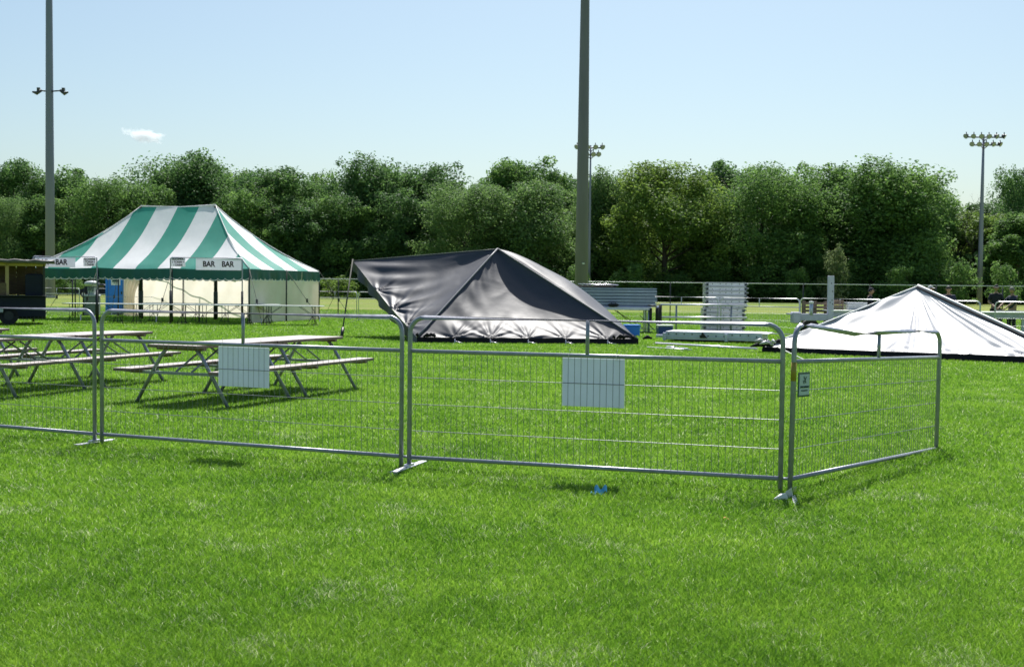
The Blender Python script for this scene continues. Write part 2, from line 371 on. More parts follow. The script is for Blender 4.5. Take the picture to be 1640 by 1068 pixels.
# ------------------------------------------------------------------ trees
def crown_mesh(seed, H=18, Rr=6.5, base=2.0, n=15000, leaf=.36, nl=46, sparse=0.0, shape='round'):
    r = np.random.default_rng(seed)
    hs = base + (H - base) * (r.random(nl) ** .95)
    hs[:3] = [H - Rr * .2, H - Rr * .34, H - Rr * .42]
    u = (hs - base) / (H - base)
    if shape == 'round': prof = np.sqrt(np.clip(1 - (2 * np.clip(u, 0, 1) - .85) ** 2 / 1.5, .05, 1))
    elif shape == 'tall': prof = np.clip(1.15 - u * .75, .2, 1) * np.clip(.55 + u * 2, 0, 1)
    else: prof = np.clip(1 - .55 * u ** 2, .2, 1)
    rad = Rr * prof * r.random(nl) ** .42 * .86
    an = r.random(nl) * 2 * math.pi
    C = np.stack([rad * np.cos(an), rad * np.sin(an), hs - Rr * .16], 1)
    LR = Rr * r.uniform(.20, .40, nl); LR[:3] = Rr * np.array([.20, .22, .2])
    n2 = nl * 2; b = r.integers(0, nl, n2); dd = r.normal(size=(n2, 3)); dd /= np.linalg.norm(dd, axis=1)[:, None]; dd[:, 2] = np.abs(dd[:, 2]) * 1.25
    C = np.concatenate([C, C[b] + dd * LR[b][:, None] * 1.0]); LR = np.concatenate([LR, Rr * r.uniform(.06, .15, n2)]); nl = nl * 3
    pr = LR ** 1.9 / (LR ** 1.9).sum(); idx = r.choice(nl, n, p=pr)
    d = r.normal(size=(n, 3)); d /= np.linalg.norm(d, axis=1)[:, None]
    rr = LR[idx] * (0.55 + .5 * r.random(n) ** .6) * (1 + .22 * np.sin(d[:, 0] * 7 + idx) * np.sin(d[:, 2] * 6 + idx * 1.7))
    rr *= np.where(r.random(n) < .07, 1.22, 1.0)
    P = C[idx] + d * rr[:, None] * np.array([1, 1, 1.0])
    P[:, 2] = np.maximum(P[:, 2], .3)
    P[:, 2] *= H / np.percentile(P[:, 2], 99.6)
    # leaf clump quads
    nrm = d * .7 + r.normal(size=(n, 3)) * .7 + np.array([0, 0, .35]); nrm /= np.linalg.norm(nrm, axis=1)[:, None]
    t = np.cross(nrm, r.normal(size=(n, 3))); t /= np.linalg.norm(t, axis=1)[:, None]; b = np.cross(nrm, t)
    s = (leaf * r.uniform(.45, 1.15, n))[:, None]
    q = np.stack([P - t * s * .5, P + b * s * .32, P + t * s * .5 + nrm * s * .1, P - b * s * .32], 1).reshape(-1, 3).astype(np.float32)
    me = bpy.data.meshes.new('crown'); me.vertices.add(n * 4); me.vertices.foreach_set('co', q.ravel())
    me.loops.add(n * 4); me.loops.foreach_set('vertex_index', np.arange(n * 4, dtype=np.int32))
    me.polygons.add(n); me.polygons.foreach_set('loop_start', np.arange(n, dtype=np.int32) * 4)
    me.update(calc_edges=True)
    A = me.attributes.new('tone', 'FLOAT', 'POINT')
    lobe_t = r.random(nl)[idx] * .55 + r.random(n) * .45
    A.data.foreach_set('value', np.repeat(lobe_t.astype(np.float32), 4))
    me.materials.append(LEAF['mid'])
    return me, C, LR
def trunk_mesh(C, LR, H, Rr, seed, r0=.32, nlimb=12):
    r = random.Random(seed); m = MB()
    bend = [Vector((r.uniform(-.3, .3) * k, r.uniform(-.3, .3) * k, H * .2 * k)) for k in range(5)]
    bend[0] = Vector((0, 0, -.15))
    m.tube(bend, [r0 * 1.25, r0 * .9, r0 * .7, r0 * .45, r0 * .15], 7)
    order = sorted(range(len(C) // 3), key=lambda i: r.random())[:nlimb]
    for i in order:
        c = Vector(C[i]); z0 = max(1.2, min(c.z * .55, H * .6)); k = z0 / (H * .2)
        a = bend[int(min(3, k))].lerp(bend[int(min(3, k)) + 1], k - int(min(3, k))) if k < 4 else bend[4]
        mid = a.lerp(c, .5) + Vector((0, 0, -.4)); 
        m.tube([a, mid, c], [r0 * .42, r0 * .25, r0 * .06], 5)
        for j in range(3):
            e = c + Vector((r.uniform(-1, 1), r.uniform(-1, 1), r.uniform(-.2, 1))) * LR[i]
            m.tube([mid.lerp(c, .4 + .2 * j), e], [r0 * .13, r0 * .02], 4)
    return m
PROTO = []
for i, (H, Rr, base, n, leaf, nl, shp) in enumerate([
    (18, 6.6, 1.5, 17000, .40, 52, 'round'), (18, 6.0, 1.8, 16000, .40, 46, 'dome'), (18, 5.2, 2.2, 14000, .40, 42, 'tall'),
    (18, 7.2, 1.2, 18000, .40, 58, 'dome'), (18, 6.2, 2.5, 15000, .42, 44, 'round'), (18, 5.4, 1.5, 9500, .42, 36, 'tall'),
    (18, 7.0, 1.0, 19000, .34, 64, 'round'), (18, 6.4, 1.6, 8000, .42, 34, 'dome')]):
    me, C, LR = crown_mesh(100 + i, H, Rr, base * .6, int(n * 3.0), leaf * .90, int(nl * 1.25), shape=shp)
    tm = trunk_mesh(C, LR, H, Rr, i).build('trunk', M['bark']); tme = tm.data; bpy.data.objects.remove(tm)
    PROTO.append((me, tme, Rr))
def place_tree(px, ytop, wpx, Y, v, leaf, label, group=None, name='broadleaf_tree', rz=None):
    top = pt(px, ytop, Y).z; X = pt(px, 461, Y).x
    me, tme, Rr = PROTO[v]
    sz = top / 18.0; sx = (wpx * 1.38 / FPX * Y) / Rr
    root = thing(name, label, 'tree', (X, Y, 0), random.uniform(0, 6.28) if rz is None else rz, group)
    root.scale = (sx, sx, sz)
    c = bpy.data.objects.new('crown', me); COL.objects.link(c); c.parent = root
    c.material_slots[0].link = 'OBJECT'; c.material_slots[0].material = LEAF[leaf]
    t = bpy.data.objects.new('trunk', tme); COL.objects.link(t); t.parent = root
    return root
TREES = [  # px, ytop, half width px, distance, variant, leaf, label
 (22, 262, 62, 172, 0, 'dark', 'dark green tree at the far left end of the tree line'),
 (4, 318, 40, 158, 6, 'light', 'lighter leafy tree rising behind the roof of the wooden kiosk'),
 (108, 274, 55, 170, 5, 'dark', 'dark narrow tree just right of the left tall light pole'),
 (178, 289, 68, 163, 6, 'mid', 'low rounded green tree below the small cloud, left of the marquee peak'),
 (282, 251, 82, 172, 3, 'dark', 'broadest dark tree directly behind the ridge of the striped marquee'),
 (352, 262, 58, 178, 4, 'mid', 'tree behind the right end of the striped marquee ridge'),
 (432, 274, 76, 166, 0, 'dark', 'dark tree standing over the right slope of the striped marquee'),
 (510, 280, 48, 176, 7, 'mid', 'thin crowned tree with sky showing through, between marquee and black tent'),
 (596, 259, 70, 170, 3, 'dark', 'tall dark tree above the raised left corner of the black tent'),
 (688, 267, 60, 174, 1, 'dark', 'dark green tree behind the left part of the black tent roof'),
 (752, 298, 72, 156, 6, 'light', 'pale feathery tree in front of the darker ones behind the black tent peak'),
 (800, 262, 52, 176, 2, 'mid', 'tall narrow tree behind the pale feathery ones'),
 (862, 264, 58, 174, 4, 'mid', 'tree left of the thick centre light pole, topmost there'),
 (862, 294, 62, 156, 0, 'light', 'pale rounded tree low in front, just left of the thick centre light pole'),
 (960, 280, 56, 164, 3, 'light', 'pale green tree directly behind the far thin centre light pole'),
 (1065, 265, 76, 158, 0, 'yellow', 'large yellow green sunlit tree above the stacked deck panels'),
 (1165, 262, 56, 176, 5, 'dark', 'tall dark tree showing behind the rounded one above the upright frame stack'),
 (1222, 270, 80, 161, 6, 'mid', 'wide round tree above the upright aluminium frame stack'),
 (1318, 270, 62, 170, 1, 'mid', 'mid green tree above the upright white post'),
 (1420, 264, 92, 160, 3, 'mid', 'biggest full crowned tree above the peak of the silvery tent'),
 (1492, 312, 40, 168, 5, 'mid', 'lower loose tree left of the dead bare branches'),
 (1556, 338, 60, 170, 4, 'yellow', 'low yellowish tree behind the right floodlight mast'),
 (1632, 273, 46, 178, 7, 'dark', 'tall sparse tree at the right edge of the photo'),
 (1625, 345, 50, 160, 2, 'mid', 'lower green tree at the right edge below the sparse tall one')]
TREES += [
 (70, 318, 44, 160, 2, 'mid', 'lower tree filling between the left pole and the edge trees'),
 (235, 300, 50, 164, 1, 'mid', 'tree partly hidden by the left slope of the marquee'),
 (395, 300, 50, 160, 4, 'mid', 'lower tree right behind the marquee ridge end'),
 (478, 318, 46, 160, 5, 'dark', 'lower dark tree above the right eave of the marquee'),
 (555, 316, 50, 162, 1, 'mid', 'lower tree above the raised tent corner'),
 (645, 312, 56, 162, 4, 'dark', 'lower dark tree left of the pale feathery tree'),
 (820, 312, 48, 160, 1, 'mid', 'low tree between the two pale trees left of the centre pole'),
 (1010, 318, 48, 163, 7, 'mid', 'low thin tree between the centre poles and the yellow green tree'),
 (1128, 310, 52, 165, 1, 'dark', 'low dark tree between yellow green tree and frame stack'),
 (1275, 312, 50, 160, 2, 'mid', 'low tree between the two round trees left of the white post'),
 (1372, 306, 50, 164, 4, 'dark', 'low dark tree right above the white post'),
 (1462, 330, 40, 158, 1, 'mid', 'low tree above the right slope of the silvery tent')]
for k, a in enumerate(TREES): place_tree(a[0], a[1], a[2], a[3], a[4], a[5], a[6], rz=k * 1.1)
PROF = ((-200, 275), (0, 262), (60, 268), (135, 297), (200, 290), (260, 255), (350, 262), (440, 275), (500, 281), (540, 277), (600, 262), (700, 270), (745, 284), (800, 264), (880, 266), (915, 282), (1000, 298), (1040, 270), (1140, 272), (1200, 264), (1290, 277), (1400, 267), (1450, 275), (1480, 312), (1520, 340), (1565, 338), (1600, 300), (1640, 274), (1800, 280))
for i in range(30):
    px = -120 + i * 63 + (i * 37) % 23; yt = float(np.interp(px, [p[0] for p in PROF], [p[1] for p in PROF])) + 7 + (i * 13) % 17; w = 46 + (i * 11) % 20
    place_tree(px, yt, w, 190 + (i * 7) % 11, (i * 3) % 8, 'dark', 'dark tree in the rear row, mostly hidden behind the front tree line', 'rear row trees of the tree line', rz=i * .9)
# shrubs along the foot of the trees
def shrub_mesh(seed, n=3200, leaf=.16):
    me, C, LR = crown_mesh(seed, 3.0, 1.5, .3, n, leaf, 20, shape='dome'); return me, C, LR
SHP = []
for i in range(4):
    me, C, LR = shrub_mesh(300 + i); tm = trunk_mesh(C, LR, 3.0, 1.5, 50 + i, r0=.05, nlimb=8).build('stems', M['bark']); td = tm.data
    bpy.data.objects.remove(tm); SHP.append((me, td))
SH = [(28, 422, 48, 140, 'yellow', 'bright yellow green shrub behind the wooden kiosk roof'),
 (535, 442, 40, 140, 'yellow', 'low trimmed yellow green shrub between marquee and black tent'),
 (1150, 418, 44, 156, 'mid', 'tall green shrub right behind the upright frame stack'),
 (1216, 424, 44, 156, 'mid', 'green shrub just right of the upright frame stack'),
 (1010, 420, 34, 148, 'mid', 'green shrub behind the horizontal deck panel stack'),
 (1082, 436, 36, 154, 'mid', 'small green shrub above the aluminium guard rail'),
 (930, 425, 30, 148, 'mid', 'shrub at the foot of the thick centre light pole'),
 (1350, 415, 44, 154, 'mid', 'green shrub right behind the white post'),
 (1440, 425, 34, 146, 'mid', 'green shrub behind the peak of the silvery tent'),
 (1540, 415, 34, 148, 'mid', 'green shrub left of the right floodlight mast'),
 (1610, 420, 30, 148, 'mid', 'shrub behind the two standing men at the right'),
 (1280, 430, 30, 150, 'mid', 'shrub left of the white post'),
 (108, 440, 26, 146, 'mid', 'shrub seen under the left bar sign between sign posts'),
 (470, 430, 30, 150, 'mid', 'shrub above the right corner of the marquee')]
for k, (px, yt, w, Y, lf, lab) in enumerate(SH):
    P = pt(px, yt, Y); me, td = SHP[k % 4]
    root = thing('shrub', lab, 'shrub', (P.x, Y, 0), k * 1.3); root.scale = (w / FPX * Y / 1.5,) * 2 + (P.z / 3.0,)
    c = bpy.data.objects.new('foliage', me); COL.objects.link(c); c.parent = root
    c.material_slots[0].link = 'OBJECT'; c.material_slots[0].material = LEAF[lf]
    t = bpy.data.objects.new('stems', td); COL.objects.link(t); t.parent = root
P = pt(1336, 392, 150)
root = thing('small_tree', 'small pale leaved tree just above the white post', 'tree', (P.x, 150, 0)); root.scale = (30 / FPX * 150 / 1.5,) * 2 + (P.z / 3.0,)
c = bpy.data.objects.new('crown', SHP[1][0]); COL.objects.link(c); c.parent = root; c.material_slots[0].link = 'OBJECT'; c.material_slots[0].material = LEAF['blossom']
t = bpy.data.objects.new('trunk', SHP[1][1]); COL.objects.link(t); t.parent = root
# bare dead trees
def bare(px, ytop, Y, seed, label):
    r = random.Random(seed); H = pt(px, ytop, Y).z; X = pt(px, 461, Y).x; m = MB()
    def br(p, d, L, rad, dep):
        q = p + d * L * .5 + Vector((r.uniform(-.1, .1), r.uniform(-.1, .1), 0)) * L; e = q + (d + Vector((r.uniform(-.25, .25), r.uniform(-.25, .25), .1))).normalized() * L * .5
        m.tube([p, q, e], [rad, rad * .8, rad * .55], 5 if dep > 2 else 4, cap=False)
        if dep == 0: return
        for k in range(3 if dep > 1 else 4):
            nd = (d + Vector((r.uniform(-.9, .9), r.uniform(-.9, .9), r.uniform(-.1, .5)))).normalized()
            br([q, e, e, p.lerp(e, .8)][k % 4], nd, L * r.uniform(.5, .75), rad * .5, dep - 1)
    br(Vector((0, 0, 0)), Vector((0, 0, 1)), H * .42, .22, 5)
    root = thing('dead_tree', label, 'tree', (X, Y, 0)); m.build('branches', M['bark'], root)
bare(1537, 322, 166, 3, 'bare dead tree with thin grey branches against the sky left of the right mast')
bare(1520, 345, 168, 9, 'smaller bare tree beside the bigger dead one')
# undergrowth mass
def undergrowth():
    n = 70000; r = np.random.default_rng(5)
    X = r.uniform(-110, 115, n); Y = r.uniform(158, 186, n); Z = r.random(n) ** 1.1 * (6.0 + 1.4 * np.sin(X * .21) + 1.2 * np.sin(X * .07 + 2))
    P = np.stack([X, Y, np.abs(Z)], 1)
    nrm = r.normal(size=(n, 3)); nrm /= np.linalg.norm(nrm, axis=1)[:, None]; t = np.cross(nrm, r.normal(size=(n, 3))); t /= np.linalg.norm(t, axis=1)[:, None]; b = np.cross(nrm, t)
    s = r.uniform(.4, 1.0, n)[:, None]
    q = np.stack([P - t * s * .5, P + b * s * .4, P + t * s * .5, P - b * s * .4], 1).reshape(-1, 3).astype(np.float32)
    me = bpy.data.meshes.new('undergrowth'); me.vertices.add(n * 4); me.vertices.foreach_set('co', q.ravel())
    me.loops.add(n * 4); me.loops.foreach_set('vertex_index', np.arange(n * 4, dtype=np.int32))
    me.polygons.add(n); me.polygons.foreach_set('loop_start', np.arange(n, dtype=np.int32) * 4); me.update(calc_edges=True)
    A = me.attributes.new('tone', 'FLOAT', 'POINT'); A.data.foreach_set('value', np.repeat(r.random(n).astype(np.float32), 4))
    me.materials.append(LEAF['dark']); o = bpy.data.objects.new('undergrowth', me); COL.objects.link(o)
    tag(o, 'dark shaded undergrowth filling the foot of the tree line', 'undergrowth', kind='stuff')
undergrowth()

# ------------------------------------------------------------------ cloud
def cloud():
    Y = 2600; k = Y / FPX; m = MB(); c0 = pt(231, 217.5, Y)
    m.lathe([(math.cos(a_) , math.sin(a_)) for a_ in [(-90 + 15 * i) * math.pi / 180 for i in range(13)]], 24)
    mt = bpy.data.materials.new('cloud_vapour'); mt.use_nodes = True; nt = mt.node_tree; N = nt.nodes; L = nt.links
    for nn in list(N):
        if nn.type != 'OUTPUT_MATERIAL': N.remove(nn)
    v = N.new('ShaderNodeVolumePrincipled'); v.inputs['Color'].default_value = (.93, .98, 1, 1); v.inputs['Anisotropy'].default_value = .6
    tc = N.new('ShaderNodeTexCoord'); ln = N.new('ShaderNodeVectorMath'); ln.operation = 'LENGTH'; L.new(tc.outputs['Object'], ln.inputs[0])
    mp = N.new('ShaderNodeMapping'); mp.inputs['Scale'].default_value = (2.6, .9, 1.1); L.new(tc.outputs['Object'], mp.inputs[0])
    n = N.new('ShaderNodeTexNoise'); n.inputs['Scale'].default_value = 1.3; n.inputs['Detail'].default_value = 5; n.inputs['Roughness'].default_value = .6; L.new(mp.outputs[0], n.inputs['Vector'])
    a = N.new('ShaderNodeMath'); a.operation = 'MULTIPLY_ADD'; L.new(n.outputs['Fac'], a.inputs[0]); a.inputs[1].default_value = 1.5; a.inputs[2].default_value = -.05
    b = N.new('ShaderNodeMath'); b.operation = 'SUBTRACT'; L.new(a.outputs[0], b.inputs[0]); L.new(ln.outputs['Value'], b.inputs[1])
    mr = N.new('ShaderNodeMapRange'); L.new(b.outputs[0], mr.inputs[0]); mr.inputs[1].default_value = .0; mr.inputs[2].default_value = .35; mr.inputs[3].default_value = 0; mr.inputs[4].default_value = .10
    L.new(mr.outputs[0], v.inputs['Density']); L.new(v.outputs[0], N['Material Output'].inputs['Volume'])
    o = m.build('cloud', mt); o.location = c0; o.scale = (46 * k, 18 * k, 15 * k); o.rotation_euler = (0, R(9), 0)
    tag(o, 'small lone white cloud above the trees at upper left', 'cloud', kind='structure')
cloud()

# ------------------------------------------------------------------ crowd barriers
def barrier_parts(L, root, top=1.25, mid=.975, bot=.10, dent=None, near=True, m_frame=None, wires=58, rw=.0018, rt=.019):
    mf = m_frame or M['galv']; n = 10 if near else 6; cr = .13
    m = MB(); pts = [(0, 0, -.02), (0, 0, top - cr)]
    for k in range(1, 6):
        a = math.pi / 2 * k / 6; pts.append((cr - cr * math.cos(a), 0, top - cr + cr * math.sin(a)))
    if dent:
        for u, dz in dent: pts.append((u * L, 0, top + dz))
    pts.append((cr, 0, top)) if not dent else None
    if not dent: pts.append((L - cr, 0, top))
    e = dent[-1][1] if dent else 0
    for k in range(1, 6):
        a = math.pi / 2 * k / 6; pts.append((L - cr + cr * math.sin(a), 0, top + e - cr + cr * math.cos(a)))
    pts += [(L, 0, top + e - cr), (L, 0, -.02)]
    m.tube(pts, rt, n)
    m.build('frame_tube', mf, root)
    for z, nm in ((mid, 'middle_rail'), (bot, 'bottom_rail')):
        q = MB(); q.tube([(rt * .6, 0, z), (L - rt * .6, 0, z)], rt * .9, n); q.build(nm, mf, root)
    q = MB(); ztop = top
    if dent:
        us = [d[0] for d in dent]; ztop = top + float(np.interp(.52, us, [d[1] for d in dent]))
    q.tube([(L * .5 if not dent else L * .52, 0, mid), (L * .5 if not dent else L * .52, 0, ztop)], rt * .8, n); q.build('centre_stub', mf, root)
    w = MB()
    for k in range(1, wires):
        x = L * k / wires; w.tube([(x, .004, bot), (x, .004, mid)], rw, 4, cap=False)
    for k in range(1, 4):
        z = bot + (mid - bot) * k / 4; w.tube([(0, .009, z), (L, .009, z)], rw * 1.5, 4, cap=False)
    w.build('wire_infill', M['wire'] if near else mf, root)
def foot(mb_parent, x, L=.62, m_=None):
    f = MB(); f.box((x, 0, .022), (.06, L, .012), ch=.003); f.box((x, 0, .036), (.045, .12, .02)); f.tube([(x, 0, .03), (x, 0, .13)], .013, 8)
    for s in (-1, 1): f.box((x, s * (L / 2 - .01), .012), (.06, .02, .03))
    f.build('foot', m_ or M['alu'], mb_parent)
def barrier(name, label, p0, p1, z0=0, z1=0, near=True, group=None, feet=(True, False), **kw):
    p0 = Vector((p0[0], p0[1], z0)); p1 = Vector((p1[0], p1[1], z1)); d = p1 - p0; L = d.length
    root = thing(name, label, 'barrier', p0, 0, group); root.rotation_euler = (0, -math.asin((z1 - z0) / L), math.atan2(d.y, d.x))
    barrier_parts(L, root, near=near, **kw)
    return root, L
J0 = (-3.80, 10.98); J1a = (-.905, 9.76); J1b = (-.835, 9.72); J2a = (2.018, 8.82); J2b = (2.085, 8.80); J3 = (4.07, 11.3)
GB = 'crowd barriers of the near line'
b, L = barrier('crowd_barrier', 'near barrier at the left edge of the photo in front of the left picnic tables', (-6.55, 12.25), (J0[0] - .075, J0[1] + .02), group=GB); foot(b, L - .0, .46)
b1, L1 = barrier('crowd_barrier', 'near barrier with the smaller pale sheet, in front of the right picnic tables', J0, J1a, group=GB)
b2, L2 = barrier('crowd_barrier', 'near barrier with the larger pale sheet, in the middle in front of the black tent', J1b, J2a, group=GB); foot(b2, .0, .66)
b3, L3 = barrier('crowd_barrier', 'rightmost near barrier with dented top rail, turned away from the others', J2b, J3, 0, -.09, group=GB,
    dent=[(.09, -.005), (.2, -.03), (.35, -.065), (.5, -.055), (.75, -.03), (.94, -.035)], wires=58)
# big splayed foot at the corner
inv = b3.matrix_basis.inverted()
for pts in (((1239, 798, .03), (1262, 797, .035), (1259, 789, .07), (1250, 790, .06)), ((1259, 795, .03), (1270, 793, .03), (1268, 780, .10), (1258, 787, .07)), ((1270, 786, .04), (1275, 785, .04), (1276, 778, .10), (1271, 780, .10)),
            ((1268, 794, .03), (1273, 792, .03), (1279, 806, .015), (1272, 808, .015))):
    f = MB(); P4 = [gnd(a, b, z) for a, b, z in pts]; f.add([inv @ p for p in P4] + [inv @ (p + Vector((0, .004, -.012))) for p in P4], [(0, 1, 2, 3), (7, 6, 5, 4), (0, 4, 5, 1), (1, 5, 6, 2), (2, 6, 7, 3), (3, 7, 4, 0)])
    f.build('foot_plate', M['white'] if pts[0][0] < 1265 else M['alu'], b3)
q = MB(); q.tube([(0, 0, .83), (0, 0, .97)], .0205, 10); q.build('tape_band', M['yellow'], b3)
# bracket clips between neighbours
for (bb, x) in ((b1, L1 + .035), (b2, L2 + .035), (b1, -.03)):
    q = MB(); q.tube([(x - .05, 0, .1), (x + .04, 0, .1)], .011, 6); q.build('coupling_hook', M['galv'], bb)
# sheets on the barriers
def sheet(label, bar, x0, x1, zt, zb, tilt=0.0):
    m = MB()
    def fn(u, v): return Vector((x0 + (x1 - x0) * u, .013 + .004 * math.sin(u * 3) * v, zt + (zb - zt) * v + tilt * u))
    m.grid(fn, 8, 6)
    def fn2(u, v): return Vector((x0 + (x1 - x0) * (1 - u), .017 + .004 * math.sin((1 - u) * 3) * v, zt + (zb - zt) * v + tilt * (1 - u)))
    m.grid(fn2, 8, 6)
    o = m.build('blank_notice', M['sheet']); o.matrix_world = bar.matrix_basis.copy(); tag(o, label, 'notice')
    for u in (.12, .88):
        k = MB(); x = x0 + (x1 - x0) * u
        k.tube([(x, -.024, zt - .012), (x, -.022, zt + .03), (x, .02, zt + .03), (x, .016, zt - .02)], .0018, 4); k.tube([(x, -.02, zt + .03), (x + .012, -.03, zt + .075)], .0016, 4)
        k.build('cable_tie', M['white'], o)
    return o
def along(J, Lx, d0, px, Y=None):  # barrier coordinate seen at image column px
    best = min(range(1001), key=lambda i: abs(820 + FPX * (J[0] + d0[0] * Lx * i / 1000) / (J[1] + d0[1] * Lx * i / 1000) - px)); return Lx * best / 1000
d1 = ((J1a[0] - J0[0]) / L1, (J1a[1] - J0[1]) / L1); d2 = ((J2a[0] - J1b[0]) / L2, (J2a[1] - J1b[1]) / L2)
s0, s1 = along(J0, L1, d1, 344 + 4), along(J0, L1, d1, 425 + 4)
sheet('smaller pale blank notice tied behind the wires in front of the right picnic table', b1, s0, s1, .958, .605)
s0, s1 = along(J1b, L2, d2, 901), along(J1b, L2, d2, 1001)
sheet('larger pale blank notice tied behind the wires of the middle barrier', b2, s0, s1, .958, .575)
# small rental plate on barrier 4
pl = thing('rental_sign', 'small white sign with dark teal border and emblem fixed near the corner post', 'sign'); pl.matrix_world = b3.matrix_basis.copy()
q = MB(); q.box((.165, -.008, .80), (.20, .006, .185), ch=.002); q.build('border_plate', M['teal'], pl)
q = MB(); q.box((.165, -.0125, .80), (.172, .003, .157)); q.build('panel', mat('sign_panel', (.62, .72, .84), .4, transl=.3), pl)
q = MB()
for x, z, w, h, a in ((.165, .842, .05, .010, .9), (.182, .842, .04, .010, -.9), (.155, .826, .03, .008, .2), (.15, .815, .022, .007, .9), (.18, .816, .022, .007, 0)):
    q.box((x, -.0155, z), (w, .002, h), Euler((0, a, 0)).to_matrix())
q.build('emblem', M['teal'], pl)
text_mesh('lettering', 'FENCE RENTALS', .0200, M['teal'], pl, (.165, -.0155, .782), (R(90), 0, 0), bold=0.0)
text_mesh('lettering', 'RENTALS & EVENTS', .0125, M['teal'], pl, (.165, -.0155, .755), (R(90), 0, 0), bold=0.0)

# far barriers
FB = 'crowd barriers of the far line'
def far_line(pts, base_label, t0=0):
    L = 3.05; out = []
    for i in range(len(pts) - 1):
        a = Vector(pts[i]); b = Vector(pts[i + 1]); d = (b - a); n = max(1, round(d.length / L)); d = d / n
        for k in range(n):
            p = a + d * (k + .02); q = a + d * (k + .98)
            out.append((p, q))
    return out
fl = far_line([(-32, 62.5), (-20.75, 57)], '') + far_line([(-20.65, 57.8), (-9.0, 53.5), (9.25, 38.0)], '') + far_line([(9.9, 41.0), (14.1, 35.6)], '') + far_line([(14.3, 35.3), (19.5, 32.5)], '')
def far_label(px):
    for lim, s in ((40, 'far barrier behind the wooden kiosk at the left edge'), (126, 'far barrier ending beside the grey wash station'), (210, 'far barrier passing behind the wash station and blue toilet'),
                   (515, 'far barrier hidden behind the walls of the striped marquee'), (575, 'far barrier seen between marquee and black tent'), (900, 'far barrier hidden behind the black tent'),
                   (1010, 'far barrier behind the horizontal deck panel stack'), (1120, 'far barrier behind the aluminium guard rail'), (1200, 'far barrier right behind the upright frame stack'),
                   (1282, 'far barrier with rounded end right of the upright frame stack'), (1400, 'far barrier behind the white post and pallet'), (1575, 'far barrier behind the silvery tent, left of the standing men'), (9999, 'far barrier at the right edge behind the standing men')):
        if px < lim: return s
proto_far = None; cnt = {}
for p, q in fl:
    px = 820 + FPX * (p.x + q.x) / (p.y + q.y); d = q - p
    if proto_far is None:
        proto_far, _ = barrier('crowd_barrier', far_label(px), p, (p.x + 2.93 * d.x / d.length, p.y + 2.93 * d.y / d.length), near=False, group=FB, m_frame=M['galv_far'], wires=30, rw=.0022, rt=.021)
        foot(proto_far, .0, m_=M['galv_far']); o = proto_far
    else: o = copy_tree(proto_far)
    o.location = (p.x, p.y, 0); o.rotation_euler = (0, 0, math.atan2(d.y, d.x)); o.scale = (d.length / 2.93, 1, 1)
    o['label'] = far_label(px)

# ------------------------------------------------------------------ chain link fence
cl = thing('chain_link_fence', 'long chain link fence with thin top rail crossing the field before the tree line', 'fence', (0, 54.5, 0))
q = MB(); q.tube([(-45, 0, 1.82), (45, 0, 1.82)], .021, 6); q.build('top_rail', M['galv_far'], cl)
q = MB(); q.tube([(-45, 0, .9), (45, 0, .9)], .008, 5); q.tube([(-45, 0, .06), (45, 0, .06)], .008, 5); q.build('tension_wire', M['galv'], cl)
for k in range(-15, 16):
    q = MB(); q.tube([(k * 3.05 + 1.15, .0, -.1), (k * 3.05 + 1.15, 0, 1.84)], .028, 6); q.build('post', M['dark'], cl)
q = MB()
for k in range(-330, 330):
    x = k * .135; q.tube([(x, .01, .05), (x + .85, .01, .9)], .0016, 3, cap=False); q.tube([(x + .85, -.01, .05), (x, -.01, .9)], .0016, 3, cap=False)
q.build('wire_mesh', M['galv'], cl)

# ------------------------------------------------------------------ poles
def pole(mb, x, y, r0, r1, H, n=16): mb.tube([(x, y, -.2), (x, y, H * .35), (x, y, H * .7), (x, y, H)], [r0, r0 + (r1 - r0) * .35, r0 + (r1 - r0) * .7, r1], n)
def floodlight(parent, c, tilt=.5, yaw=0, s=1.0, m=None):
    rot = Euler((tilt, 0, yaw)).to_matrix(); q = MB(); c = Vector(c)
    prof = [(.05, .28), (.13, .24), (.2, .1), (.27, -.1), (.29, -.14)]
    n = 12; vs = []
    for r, z in prof:
        for j in range(n): vs.append(c + rot @ (Vector((r * math.cos(6.2832 * j / n), r * math.sin(6.2832 * j / n), z)) * s))
    fs = [(i * n + j, i * n + (j + 1) % n, (i + 1) * n + (j + 1) % n, (i + 1) * n + j) for i in range(len(prof) - 1) for j in range(n)]
    q.add(vs, fs, True); q.f.append(tuple(len(q.v) - n * len(prof) + j for j in range(n))); q.m.append(0); q.sm.append(False)
    q.box(c + Vector((0, 0, .3 * s)), (.08 * s, .08 * s, .25 * s))
    o = q.build('floodlight', m or M['lampbody'], parent)
    g_ = MB(); g_.add([c + rot @ (Vector((.27 * math.cos(6.2832 * j / n), .27 * math.sin(6.2832 * j / n), -.15)) * s) for j in range(n)], [tuple(reversed(range(n)))])
    g_.build('lens', M['lampglass'], o)
pc = pt(931, 460, 50)
t = thing('light_pole', 'thick grey brown steel light pole rising out of the picture in the centre', 'light pole', (pc.x, 50, 0))
q = MB(); pole(q, 0, 0, .295, .10, 24); q.build('shaft', M['pole_c'], t)
q = MB(); q.box((-.02, -.285, 1.62), (.1, .02, .16)); q.box((.06, -.287, 2.55), (.1, .02, .05)); q.build('pole_tag', M['white'], t)
q = MB(); q.lathe([(.36, 0), (.42, 0), (.42, .12), (.3, .14)], 16); q.build('base_collar', M['pole_c'], t)
pl_ = pt(80.5, 460, 118)
t = thing('light_pole', 'tall grey light pole at the left with two small lamps on side arms', 'light pole', (pl_.x, 118, 0))
q = MB(); pole(q, 0, 0, .48, .26, 40, 12); q.build('shaft', M['pole_l'], t)
zc = pt(83, 147, 118).z
